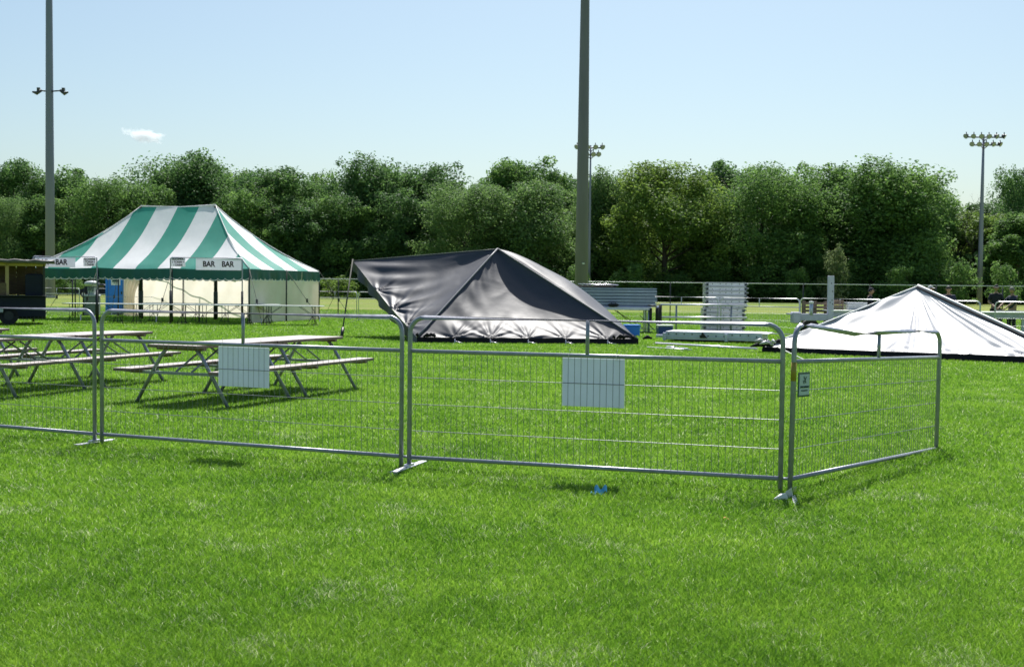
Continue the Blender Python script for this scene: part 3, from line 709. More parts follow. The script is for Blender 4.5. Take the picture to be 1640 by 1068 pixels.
for s in (-1, 1):
    x = -1.0 if s < 0 else 1.45
    q = MB(); q.tube([(s * .3, -.2, zc), (x, -.2, zc + .08)], .07, 6); q.box((x, -.2, zc + .14), (.26, .26, .4)); q.build('lamp_arm', M['lampbody'], t)
    q = MB(); q.tube([(x - .3 * s, -.2, zc + .1), (x + .15 * s, -.3, zc - .22), (x + .55 * s, -.4, zc - .1)], [.14, .2, .07], 8); q.build('floodlight', M['lampbody'], t)
def mast(px_b, px_t, ytop, Y, label, rows, r0, r1):
    a = pt(px_b, 461, Y); topz = pt(px_t, ytop, Y).z
    t = thing('floodlight_mast', label, 'floodlight mast', (a.x, Y, 0))
    q = MB(); pole(q, 0, 0, r0, r1, topz, 10); q.build('shaft', M['pole_f'], t)
    for (yr, xs) in rows:
        z = pt(px_t, yr, Y).z; k = Y / FPX
        q = MB(); q.tube([(min(xs) * k, -.3, z), (max(xs) * k, -.3, z)], .10, 6); q.tube([(-7 * k, -.3, z), (0, -.1, z - 6 * k)], .06, 5); q.tube([(7 * k, -.3, z), (0, -.1, z - 6 * k)], .06, 5)
        q.build('crossbar', M['pole_f'], t)
        for x in xs: floodlight(t, (x * k, -.5, z + .12), tilt=-1.05, yaw=x * .035, s=1.15)
    return t
mast(1569, 1573, 216, 150, 'slim floodlight mast with two rows of lamps at the right', [(220.5, (-30, -18, -6, 6, 18, 30)), (233, (-20, -9, 2, 13, 24))], .36, .13)
mast(943, 945.5, 233, 150, 'thin far floodlight mast partly hidden behind the thick centre pole', [(237.5, (-22, -5, 7, 18)), (249, (-6, 4, 12))], .21, .10)

# ------------------------------------------------------------------ striped marquee
def marquee():
    W_ = 6.5; h = W_ / 2; th = R(15); EV = 2.12; PKH = 4.80
    Rr = Vector((xat(345, 50), 50)); Rl = Vector((xat(235, 51.2), 51.2)); 
    u = Vector((math.cos(th), -math.sin(th))); n = Vector((-math.sin(th), -math.cos(th)))   # n towards the viewer
    RL = 3.55; Rl = Rr - u * RL
    t = thing('striped_marquee', 'green and white striped marquee with cream walls behind the bar tables', 'tent')
    LT = RL + W_; SW = LT / 10
    from mathutils import noise as mn
    def P2(e, d):  # e along from left eave corner, d from ridge line toward eave (0..h), sign by side
        return None
    def roofz(f, e=0): # f 0 at ridge 1 at eave
        return PKH + (EV - PKH) * (f ** .93) - .19 * math.sin(math.pi * f)
    m = MB()
    def face(origin, along, outw, length, ridge0, ridge1, first_green, flip, sw):
        ns = round(length / sw); sub = 5; nv = 16
        cols = []
        for i in range(ns * sub + 1):
            e = length * i / (ns * sub)
            if e < ridge0: tmax = e / max(ridge0, 1e-6)
            elif e > ridge1: tmax = (length - e) / max(length - ridge1, 1e-6)
            else: tmax = 1
            col = []
            for j in range(nv + 1):
                tt = j / nv * tmax  # 0 eave -> tmax
                f = 1 - tt
                p = origin + along * e + outw * (-tt * h)
                z = roofz(f)
                z += .028 * mn.noise(Vector((e * 1.1 + tt * 3, tt * 2.2, 3.3))) * (1 if 0 < tt < .97 * tmax else 0)
                z -= .05 * math.sin(math.pi * min(1, f * 1.0)) * abs(math.sin(math.pi * e / length * 3)) * (1 if tt < 1 else 0)
                if j == 0: z -= .045 * math.sin(math.pi * (e / length * 3 % 1))
                col.append(Vector((p.x, p.y, z)))
            cols.append(col)
        for i in range(ns * sub):
            g = ((i // sub) % 2 == 0) == first_green
            m.mi = 0 if g else 1
            vs = cols[i] + cols[i + 1]; k = nv + 1
            fs = [(j, k + j, k + j + 1, j + 1) for j in range(nv)]
            if flip: fs = [tuple(reversed(f)) for f in fs]
            m.add(vs, fs, True)
    L0 = Rl - u * h + n * h; F0 = Rr + u * h + n * h; B0 = Rr + u * h - n * h; BL = Rl - u * h - n * h
    face(L0, u, n, LT, h, LT - h, False, False, SW)
    face(F0, -n, u, W_, h, h, True, False, W_ / 6)
    face(B0, -u, -n, LT, h, LT - h, True, False, SW)
    face(BL, n, -u, W_, h, h, True, False, W_ / 6)
    m.build('canopy', [M['grn'], M['wht']], t)
    # ridge webbing
    q = MB(); q.tube([Rl.to_3d() + Vector((0, 0, PKH + .01)), (Rl.lerp(Rr, .5)).to_3d() + Vector((0, 0, PKH - .06)), Rr.to_3d() + Vector((0, 0, PKH + .03))], .045, 6)
    for a, c in ((Rr, F0), (Rr, B0), (Rl, L0), (Rl, BL)):
        pts = []
        for k in range(9):
            f = k / 8; p = a.lerp(c, f); pts.append(Vector((p.x, p.y, roofz(f) + .012)))
        q.tube(pts, .018, 5)
    q.build('seam_webbing', M['wht'], t)
    # valance
    def val(a, c, nm='valance'):
        q = MB(); L = (c - a).length; ns = round(L / .33); sub = 8
        outd = Vector(((c - a).y, -(c - a).x)).normalized()
        def fn(uu, v):
            p = a.lerp(c, uu); s = uu * ns % 1; ht = .36 + .075 * math.sqrt(max(0, math.sin(math.pi * s)))
            sag = .045 * math.sin(math.pi * (uu * L / LT * 3 % 1)) if L > 8 else .02
            wob = .03 * math.sin(uu * L * 5.1) * v + .02 * math.sin(uu * L * 12.7) * v
            return Vector((p.x + outd.x * (.015 + wob), p.y + outd.y * (.015 + wob), EV - sag * .9 + .01 - v * ht))
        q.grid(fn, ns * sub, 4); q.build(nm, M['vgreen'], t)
        w_ = MB()
        def fn2(uu, v): 
            p = fn(uu, 1.0); return p + Vector((outd.x * .004, outd.y * .004, -.012 + v * .03))
        w_.grid(fn2, ns * sub, 1); w_.build('valance_edging', M['wht'], t)
    val(L0, F0); val(F0, B0); val(B0, BL); val(BL, L0)
    # centre and side poles
    for p in (Rl, Rr):
        q = MB(); q.tube([p.to_3d(), p.to_3d() + Vector((0, 0, PKH - .02))], .075, 10); q.tube([p.to_3d(), p.to_3d() + Vector((0, 0, 1.2))], .09, 10); q.build('centre_pole', M['dark'], t)
    side = [L0.lerp(F0, k / 3) for k in range(4)] + [F0.lerp(B0, .5), B0] + [B0.lerp(BL, k / 3) for k in range(1, 4)] + [BL.lerp(L0, .5)]
    for p in side:
        q = MB(); q.tube([p.to_3d(), p.to_3d() + Vector((0, 0, EV - .02))], .03, 8); q.tube([p.to_3d() + Vector((0, 0, EV - .02)), p.to_3d() + Vector((0, 0, EV + .06))], .008, 6); q.build('side_pole', M['dark'], t)
    # walls
    def wall(a, c, tie=None, nm='side_wall'):
        q = MB(); L = (c - a).length; outd = Vector(((c - a).y, -(c - a).x)).normalized()
        def fn(uu, v):
            p = a.lerp(c, uu); x = uu * L
            k = .035 * math.sin(x * 6.3 + 2 * math.sin(v * 2)) * (1 - v * .6) + .02 * mn.noise(Vector((x * 1.4, v * 2, 1))) + .05 * math.sin(math.pi * (uu * 3 % 1)) * math.sin(math.pi * v)
            if tie: 
                pass
            return Vector((p.x - outd.x * (.03 + k), p.y - outd.y * (.03 + k), (EV - .05) * (1 - v) + .02 * v))
        q.grid(fn, int(L * 10), 14); q.build(nm, M['cream'], t)
    wall(BL + u * .35, B0); wall(F0, B0)
    # drawn-back curtain at the rear left corner
    q = MB()
    def fn(uu, v):
        a = BL + u * .45; w0 = 1.25 - 1.0 * math.sin(math.pi * min(1, v * .75)) * .7
        p = a + u * (uu * w0) + n * (.25 + .07 * math.sin(uu * 26))
        return Vector((p.x, p.y, (EV - .05) * (1 - v) + .04))
    q.grid(fn, 40, 12); q.build('curtain', M['cream'], t)
    # wall buckles / ties
    # guy ropes with ratchets and stakes
    gl = []
    outs = [(L0, (-u + n)), (L0.lerp(F0, 1 / 3), n), (L0.lerp(F0, 2 / 3), n), (F0, (u + n)), (F0.lerp(B0, .5), u), (B0, (u - n)), (BL, (-u - n)), (BL.lerp(L0, .5), -u), (B0.lerp(BL, 1/3), -n), (B0.lerp(BL, 2/3), -n)]
    for k, (p, d) in enumerate(outs):
        d = d.normalized(); e = p + d * (1.15 if k in (1, 2) else 1.5)
        q = MB(); a = p.to_3d() + Vector((0, 0, EV)); b = e.to_3d() + Vector((0, 0, .12)); q.tube([a, b], .011, 5); q.build('guy_rope', M['rope'], t)
        q = MB(); q.box(a.lerp(b, .62), (.07, .07, .16)); q.build('ratchet', M['dark'], t)
        q = MB(); q.tube([e.to_3d() + Vector((0, 0, -.2)), e.to_3d() + Vector((0, 0, .22))], .02, 6); q.lathe([(0.035, .2), (.035, .24), (0, .245)], 8, e.to_3d()); q.build('stake', M['alu'], t)
    return t, L0, F0, u, n
mq, L0, F0, mu, mn_ = marquee()

# ------------------------------------------------------------------ bar sign frames
def sign_frame(label, x0px, x1px, Y, ytop, texts):
    a = pt(x0px, ytop, Y); b = pt(x1px, ytop, Y); H = (a.z + b.z) / 2; Wd = b.x - a.x
    t = thing('bar_sign_frame', label, 'sign frame', (a.x, Y, 0), 0)
    q = MB(); q.tube([(0, 0, 0), (0, 0, H - .05), (.05, 0, H), (Wd - .05, 0, H), (Wd, 0, H - .05), (Wd, 0, 0)], .024, 8)
    q.build('frame', M['galv'], t)
    q = MB()
    for x in (0, Wd): q.tube([(x, 0, 0), (x, 0, 1.25)], .045, 8)
    q.build('post_sleeve', M['dark'], t)
    k = Y / FPX
    for (pa, pb, dy0, dy1, body, size, cols) in texts:
        xa, xb = (pa - x0px) * k, (pb - x0px) * k; za, zb = H - dy0 * k, H - dy1 * k
        q = MB()
        q.grid(lambda u, v: Vector((xa + (xb - xa) * u, -.035 + .01 * math.sin(u * 5) * v, za + (zb - za) * v)), 10, 4)
        q.grid(lambda u, v: Vector((xb + (xa - xb) * u, -.030 + .01 * math.sin((1 - u) * 5) * v, za + (zb - za) * v)), 10, 4)
        bn = q.build('banner', M['sheet2'], t)
        for (tx, ty, s) in body:
            text_mesh('lettering', tx, s * k, M['ink'], bn, ((size(tx) if callable(size) else 0) + xa + (xb - xa) * ty[0], -.050, za + (zb - za) * ty[1]), (R(90), 0, 0), bold=.032 * s * k, sx=.86)
    return t
M['sheet2'] = mat('white_banner', (0.86, 0.85, 0.93), 0.5, noise=0.03, transl=.38)
notice = [('ALCOHOL', (.5, .14), 4.6), ('1 TOKEN =', (.5, .48), 4.6), ('1 DRINK', (.5, .82), 4.6)]
sign_frame('bar sign on thin metal frame beside the wooden kiosk, left of the marquee', 53, 155, 44.6, 411,
   [(56, 121, 1.5, 17, [('BAR', (.66, .5), 12), ('BAR', (.20, .5), 12)], 0, 0), (134, 153.5, 2, 15, notice, 0, 0)])
sign_frame('bar sign with two BAR words on frame in front of the marquee opening', 273, 388, 45.0, 413,
   [(314, 387, 1, 19.5, [('BAR', (.285, .5), 12.3), ('BAR', (.70, .5), 12.3)], 0, 0), (274.5, 297, .8, 14.5, notice, 0, 0)])

# ------------------------------------------------------------------ folding tables
def folding_table():
    t = thing('folding_table', 'x', 'table')
    q = MB(); q.box((0, 0, .73), (2.44, .76, .035), ch=.006); q.build('table_top', M['lgrey'], t)
    for s in (-1, 1):
        q = MB(); x = s * .85
        for y in (-.28, .28): q.tube([(x, y, .71), (x, y * .9, .35), (x + s * .0, y * 1.15, 0)], .0125, 6)
        q.tube([(x, -.27, .32), (x, .27, .32)], .01, 5); q.tube([(x, -.28, .02), (x, .28, .02)], .01, 5)
        for y in (-.2, .2): q.tube([(x, y, .36), (x - s * .5, y, .7)], .009, 5)
        q.tube([(x + s * .22, -.3, 0), (x - s * .0, -.27, .36)], .011, 5); q.tube([(x - s * .2, -.3, 0), (x, -.27, .36)], .011, 5); q.tube([(x - s * .18, -.29, .08), (x + s * .2, -.29, .08)], .009, 5)
        q.tube([(x + s*.12, -.28, .0), (x + s*.12, -.28, .71)], .011, 5)
        q.build('leg_frame', M['dark'], t)
    return t
ft = folding_table()
spots = [(128, 45.0, 'folding table left of the blue toilet, in front of the wash station'), (230, 44.9, 'folding table standing in front of the blue toilet and curtain'),
         (335, 44.8, 'folding table beneath the left notice of the two word bar sign'), (437, 44.7, 'folding table ending the row at the right corner of the marquee'),
         (282, 47.3, 'darker folding table in the second row, left of the marquee centre'), (397, 47.0, 'darker folding table in the second row, behind the right sign post')]
for i, (px, Y, lab) in enumerate(spots):
    o = ft if i == 0 else copy_tree(ft)
    o.location = (xat(px + (28 if i < 4 else 0), Y), Y, 0); o['label'] = lab; o['group'] = 'folding tables in front of the marquee'; o.rotation_euler = (0, 0, R([0, .4, -.5, 1.5, -1, .5][i]))

# ------------------------------------------------------------------ portable toilet
def toilet():
    Y = 57; x0, x1 = xat(168, Y), xat(203, Y); w = x1 - x0; t = thing('portable_toilet', 'blue portable toilet with pale sign on its door, behind the marquee', 'portable toilet', ((x0 + x1) / 2, Y, 0), R(-4))
    q = MB(); q.box((0, .55, 1.13), (w, 1.1, 2.1), ch=.03)
    for s in (-1, 1): q.box((s * (w / 2 - .06), -.012, 1.12), (.1, .03, 2.05))
    q.build('cabin', M['blue'], t)
    q = MB(); q.box((0, .55, .05), (w + .06, 1.18, .09), ch=.02); q.build('skid', M['grey'], t)
    q = MB(); q.box((0, .55, 2.23), (w + .06, 1.16, .1), ch=.04); q.box((0, .55, 2.3), (w * .7, .8, .1), ch=.04); q.build('roof', M['lgrey'], t)
    q = MB(); q.box((0, -.018, 1.12), (w * .68, .03, 1.9), ch=.008); d = q.build('door', M['blue'], t)
    for s in (-1, 1):
        q = MB(); q.box((s * w * .33, -.038, 1.12), (.025, .02, 1.9)); q.build('door_edge', M['bluerail'], t)
    q = MB(); q.box((w * .27, -.045, 1.05), (.05, .04, .14), ch=.01); q.build('handle', M['dark'], d)
    q = MB(); q.box((-.0, -.037, 1.60), (.46, .008, .36), ch=.002); sg = q.build('door_sign', M['white'], d)
    q = MB(); q.box((0, -.044, 1.62), (.34, .004, .10)); q.box((0, -.044, 1.68), (.16, .004, .05)); q.box((0, -.044, 1.52), (.24, .004, .025)); q.build('sign_print', M['teal'], sg)
toilet()
# ------------------------------------------------------------------ wash station
t = thing('wash_station', 'grey hand wash station with pale round lid left of the blue toilet', 'wash station', (xat(143, 54.5), 54.5, 0))
q = MB(); q.box((0, .3, .45), (.62, .6, .88), ch=.05); q.build('tank', M['grey'], t)
q = MB(); q.box((0, .3, .93), (.66, .62, .09), ch=.03); q.box((0, .3, 1.15), (.30, .3, .40), ch=.04); q.build('basin_column', M['lgrey'], t)
q = MB(); q.box((-.08, .12, 1.25), (.12, .08, .18), ch=.02); q.box((.1, .12, 1.22), (.1, .08, .2), ch=.02); q.build('dispenser', M['grey'], t)
q = MB(); q.lathe([(.0, 1.62), (.18, 1.6), (.31, 1.54), (.33, 1.46), (.26, 1.38), (.2, 1.36)], 20, (0, .3, 0)); q.build('lid', M['lgrey'], t)
q = MB(); q.tube([(-.29, .0, 0), (-.29, 0, .95), (-.29, .2, 1.35)], .025, 6); q.tube([(.29, .0, 0), (.29, 0, 1.0)], .025, 6); q.build('side_tube', M['dark'], t)

# ------------------------------------------------------------------ kiosk trailer
def kiosk():
    Y = 42.3; k = Y / FPX; X1 = xat(73, Y); X0 = X1 - 4.0
    t = thing('bar_trailer', 'navy bar trailer with wooden shelter and rolled awning at the left edge', 'trailer', (X1 - 4.0 * math.cos(R(21.7)), Y - 4.0 * math.sin(R(21.7)), 0), R(21.7))
    W_ = X1 - X0
    q = MB(); q.box((W_ / 2, 1.0, .64), (W_, 2.0, .74), ch=.03); q.build('body', M['navy_paint'], t)
    q = MB(); q.box((W_ / 2, 0.92, 1.025), (W_ + .04, 2.15, .03), ch=.005); q.build('counter', M['dark'], t)
    q = MB(); q.box((W_ + .17, .3, 1.0), (.34, .5, .03)); q.build('side_shelf', M['grey'], t)
    # wooden back + side walls of the shelter
    q = MB()
    for i in range(12): q.box((.17 + i * .333, 1.9, 1.62), (.31, .03, 1.15))
    for i in range(7): q.box((W_ - .03, .5 + i * .21, 1.42), (.03, .19, .74))
    q.build('back_boards', M['wood'], t)
    for i in range(6):
        q = MB(); q.box((W_ - 1.9, .6, 1.14 + i * .16), (1.0, .02, .14)) if False else q.box((W_ * .5, 1.86 - i * .001, 1.14 + i * .16), (W_ - .1, .02, .14)); q.build('board', M['wood'], t)
    for x in (.06, W_ - 1.27, W_ - .06):
        q = MB(); q.box((x, .12, 1.62), (.12 if x < W_ - .2 else .07, .1, 1.16), ch=.008); q.build('timber_post', M['pine'] if x < W_ - .2 else M['dark'], t)
    q = MB(); q.box((W_ / 2, .10, 2.14), (W_, .06, .12), ch=.006); q.build('timber_header', M['pine'], t)
    # small inside counter left
    q = MB(); q.box((W_ - 2.3, .2, 1.25), (2.0, .3, .45), ch=.01); q.build('inner_counter', M['wood'], t)
    q = MB(); q.lathe([(.0, 1.48), (.04, 1.48), (.04, 1.62), (.015, 1.68), (.015, 1.74)], 10, (W_ - 1.55, .2, 0)); q.build('bottle', M['lgrey'], t)
    # closed navy cabinet
    q = MB(); q.box((W_ - .37, .5, 1.41), (.62, .7, .75), ch=.015); q.box((W_ - .37, .5, 1.79), (.5, .6, .05), ch=.02); q.box((W_ - .37, .146, 1.41), (.012, .012, .72)); q.build('cabinet', M['navy_paint'], t)
    # roof with rolled tarp edge
    q = MB(); q.box((W_ / 2 + .1, .95, 2.27), (W_ + .35, 2.3, .06), Euler((R(2), 0, 0)).to_matrix(), ch=.01); q.build('roof', M['lgrey'], t)
    q = MB(); pts = [(x * (W_ + .4) / 20 - .1, -.16, 2.27 + .012 * math.sin(x * 2.3) - x * .002) for x in range(21)]; q.tube(pts, [.075 + .015 * math.sin(i * 1.9) for i in range(21)], 10); q.build('rolled_awning', mat('rolled_tarp', (.10, .09, .085), .5, noise=.4, nscale=9), t)
    # chassis
    q = MB()
    for x in range(8): q.box((W_ - .12 - x * .13, .02, .36), (.03, .03, .3))
    q.box((W_ / 2, .3, .24), (W_, .08, .07)); q.build('chassis', M['dark'], t)
    for y in (.1, 1.9):
        n = 20
        q = MB(); q.tube([(W_ - 1.22, y - .1, .32), (W_ - 1.22, y + .1, .32)], .32, n); w = q.build('wheel', M['black'], t)
        q = MB(); q.tube([(W_ - 1.22, y - .108, .32), (W_ - 1.22, y + .108, .32)], .16, n); q.build('hub', M['dark'], w)
    q = MB(); q.box((W_ - 1.55, -.02, .52), (.3, .03, .16), ch=.01); q.build('number_plate', M['lgrey'], t)
kiosk()

# ------------------------------------------------------------------ picnic tables
def picnic():
    t = thing('picnic_table', 'x', 'picnic table'); L = 1.72; sp = 1.34; y0 = -(L - sp) / 2
    # local: y along, x across; origin at ground centre of table
    for k in range(5):
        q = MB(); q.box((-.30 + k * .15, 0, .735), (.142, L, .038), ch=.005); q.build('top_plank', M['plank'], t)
    for s in (-1, 1):
        for k in range(2):
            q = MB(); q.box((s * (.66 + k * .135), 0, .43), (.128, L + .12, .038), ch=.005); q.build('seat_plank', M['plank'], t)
    for e in (-1, 1):
        y = e * sp / 2
        q = MB(); q.box((0, y, .70), (.72, .06, .035)); q.build('top_batten', M['plank'], t)
        q = MB(); q.box((0, y, .393), (1.56, .04, .035)); q.build('cross_bar', M['galv'], t)
        for s in (-1, 1):
            q = MB(); q.tube([(s * .22, y, .70), (s * .30, y, .62), (s * .70, y, 0)], .024, 8); q.build('leg', M['galv'], t)
            q = MB(); q.tube([(s * .12, y - e * .62, .69), (s * .12, y - e * .05, .41)], .013, 6); q.build('brace', M['galv'], t)
            q = MB(); q.box((s * .73, y, .40), (.28, .05, .03)); q.build('seat_batten', M['plank'], t)
    return t
pp = picnic(); PL = []
def prow(foot_front, d, ts):
    d = Vector(d).normalized(); right = Vector((d.y, -d.x))
    for tt in ts:
        c = Vector(foot_front) + d * (tt + .67) - right * .70
        PL.append((c, math.atan2(-d.x, d.y)))
fa = gnd(365, 653); prow((fa.x, fa.y), (.39, .92), (0, 1.72))
fb = gnd(26, 637); prow((fb.x, fb.y), (.33, .944), (0, 1.80))
PL.append((Vector((-8.75, 18.5)), math.atan2(-.33, .944)))
labs = ['picnic table nearest the camera, behind the smaller pale sheet', 'picnic table set end to end behind the nearest one, its bench ends at the right', 'picnic table at the left edge behind the left barrier, near one of its pair',
        'farther picnic table of the left pair, behind the barrier joint', 'picnic table cut by the left edge, farther back and left of the pair']
for i, (c, rz) in enumerate(PL):
    o = pp if i == 0 else copy_tree(pp)
    o.location = (c.x, c.y, 0); o.rotation_euler = (0, 0, rz + R([0, .8, 0, -1, 2][i])); o['label'] = labs[i]; o['group'] = 'wood topped picnic tables on the lawn'

# ------------------------------------------------------------------ collapsed tents
from mathutils import noise as MN
def tri_face(mb, A, B, T, disp, nu=110, nv=80):
    """A,B base corners, T top; disp(s,t,n) -> offset vector"""
    n = (B - A).cross(T - A).normalized()
    def fn(u, v):
        t = v * .999; base = A.lerp(B, u); p = base.lerp(T, t)
        return p + disp(u, t, n)
    mb.grid(fn, nu, nv)
def wrink(u, t, stakes, amp, L, base_w=.18):
    w = 0
    for s in stakes:
        dx = (u - s) * L * (1 - t); dz = t * 3.4
        r = math.hypot(dx, dz) + .03; a = math.atan2(dx, dz)
        w += (math.sin(a * 9 + s * 20) + .7 * math.sin(a * 17 + s * 47)) * math.exp(-r / (.30 + .2 * math.sin(s * 33) ** 2)) * min(1, r / .12) * amp * (1.0 if r < 2 else 0)
    return w
def black_tent():
    FL = gnd(668, 549); FR = gnd(1022, 552); PK = pt(797, 399, 34.6); T = pt(565, 418, 36.4); BR = Vector((3.75, 38.3, 0.02)); FL.z = .14; FR.z = .14
    t = thing('collapsed_tent', 'half lowered black tent with one raised corner in the middle of the field', 'tent')
    stakes = (.17, .33, .50, .67, .86)
    def d_front(u, s, n):
        edge = min(1, 12 * u * (1 - u)) * min(1, (1 - s) * 8) 
        sag = .25 * math.sin(math.pi * u ** 1.3) ** .9 * math.sin(math.pi * min(1, s * 1.0)) ** .8
        low = min(1, s / .25)
        w = wrink(u, s, stakes, .032, 6.2) + .012 * MN.noise(Vector((u * 9, s * 5, 2))) * edge
        w += .018 * edge * math.sin((u * 1.0 + s * .9) * 34) * math.exp(-((u - .12) / .12) ** 2)      # diagonal creases beside left hip
        return n * (-(sag * low ** .5) + w * (1 if s < .9 else 0)) + Vector((0, 0, 0))
    m = MB(); tri_face(m, FL, FR, PK, d_front, 150, 90)
    m.build('front_panel', M['navy'], t)
    def d_left(u, s, n):  # A=T, B=FL
        e = min(1, 10 * u * (1 - u))
        w = .0
        w += .018 * e * math.exp(-((u - .25) / .2) ** 2) * math.sin(s * 26 + u * 12) * math.exp(-s * 3.5)
        w += .028 * math.sin((u * 1.8 - s * .6) * 19) * math.exp(-((s - .12) / .25) ** 2) * e * min(1, s * 8)
        w += .03 * MN.noise(Vector((u * 4, s * 4, 5))) * e
        w += wrink(u, s, (.38, .62, .84), .05, 5.5)
        sag = .15 * math.sin(math.pi * u) * math.sin(math.pi * s) ** .8 + .10 * math.sin(math.pi * u) * (1 - s)
        return n * (-sag + w * (1 if s < .92 else 0))
    m = MB(); tri_face(m, T, FL, PK, d_left, 120, 90); m.build('left_panel', M['navy'], t)
    def d_right(u, s, n):
        b = .36 * math.sin(math.pi * min(1, u * 1.0)) ** .6 * math.sin(math.pi * s) ** .8
        return n * (b + .03 * MN.noise(Vector((u * 6, s * 5, 7)))) + Vector((0, 0, 0))
    m = MB(); tri_face(m, FR, BR, PK, d_right, 60, 50); m.build('right_panel', M['navy'], t)
    m = MB(); tri_face(m, BR, T, PK, lambda u, s, n: n * (-.3 * math.sin(math.pi * u) * math.sin(math.pi * s)), 40, 30); m.build('back_panel', M['navy'], t)
    # hip cords
    def along_edge(A, T_, lift=.012):
        return [A.lerp(T_, k / 10) + Vector((0, -.01, lift)) for k in range(11)]
    q = MB(); q.tube(along_edge(FL, PK), .028, 6); q.tube(along_edge(FR, PK), .024, 6); q.tube(along_edge(T, PK, .0), .015, 6); q.build('hip_webbing', M['webbing'], t)
    # dark trim lying along the front, and skirt hanging from the raised edge
    q = MB()
    def fr(u, v):
        p = FL.lerp(FR, u) + Vector((0, -.03, 0)); k = .03 * math.sin(u * 60) + .035 * MN.noise(Vector((u * 22, 0, 1)))
        return Vector((p.x, p.y - .05 * v - k * v * .6, .15 * (1 - v) + .005))
    q.grid(fr, 160, 6); q.build('front_trim', M['trim'], t)
    q = MB()
    def fl(u, v):
        a = T.lerp(FL, u); n = (FL - T).cross(PK - T).normalized(); a = a + n * (-.12 * math.sin(math.pi * u))
        d = Vector((-.02, -.05, -1)); ln = .30 * min(1, a.z / .3 + .1)
        return a + d * (ln * v) + Vector((.05 * math.sin(u * 38) * v, .04 * math.sin(u * 31) * v, 0))
    q.grid(fl, 120, 6); q.build('side_skirt', M['navy'], t)
    # crumpled trim folds at corners and stakes
    q = MB()
    for (c, n_) in ((FR, 7), (FL, 4)):
        for k in range(n_):
            a = c + Vector((random.uniform(-.7, .12) if c is FR else random.uniform(-.1, .5), random.uniform(-.2, .05), .03)); b = a + Vector((random.uniform(-.35, .35), random.uniform(-.1, .1), random.uniform(.0, .08)))
            q = MB(); q.tube([a, a.lerp(b, .5) + Vector((0, 0, .05)), b], [.02, .055, .02], 7); q.build('crumpled_fold', M['trim'], t)
    for k, s in enumerate(stakes):
        p = FL.lerp(FR, s) + Vector((0, -.10, 0)); q = MB(); q.tube([(p.x, p.y, -.1), (p.x, p.y, .12)], .015, 6); q.tube([(p.x, p.y, .06), (p.x + .22, p.y - .12, .015)], .012, 5); q.build('stake', M['alu'], t)
    ft_ = gnd(547, 540); q = MB(); q.tube([ft_, T + Vector((0, 0, .05))], .022, 8); q.build('corner_pole', M['rope'], t)
    q = MB(); q.tube([ft_ + Vector((.0, 0, 0)), ft_.lerp(T, .12)], .05, 8); q.build('pole_foot', M['dark'], t)
    q = MB(); q.tube([T, gnd(520, 505)], .01, 4); q.build('guy_rope', M['rope'], t)
    q = MB(); q.tube([(PK.x, PK.y, 0), PK], .04, 8); q.build('centre_pole', M['dark'], t)
black_tent()
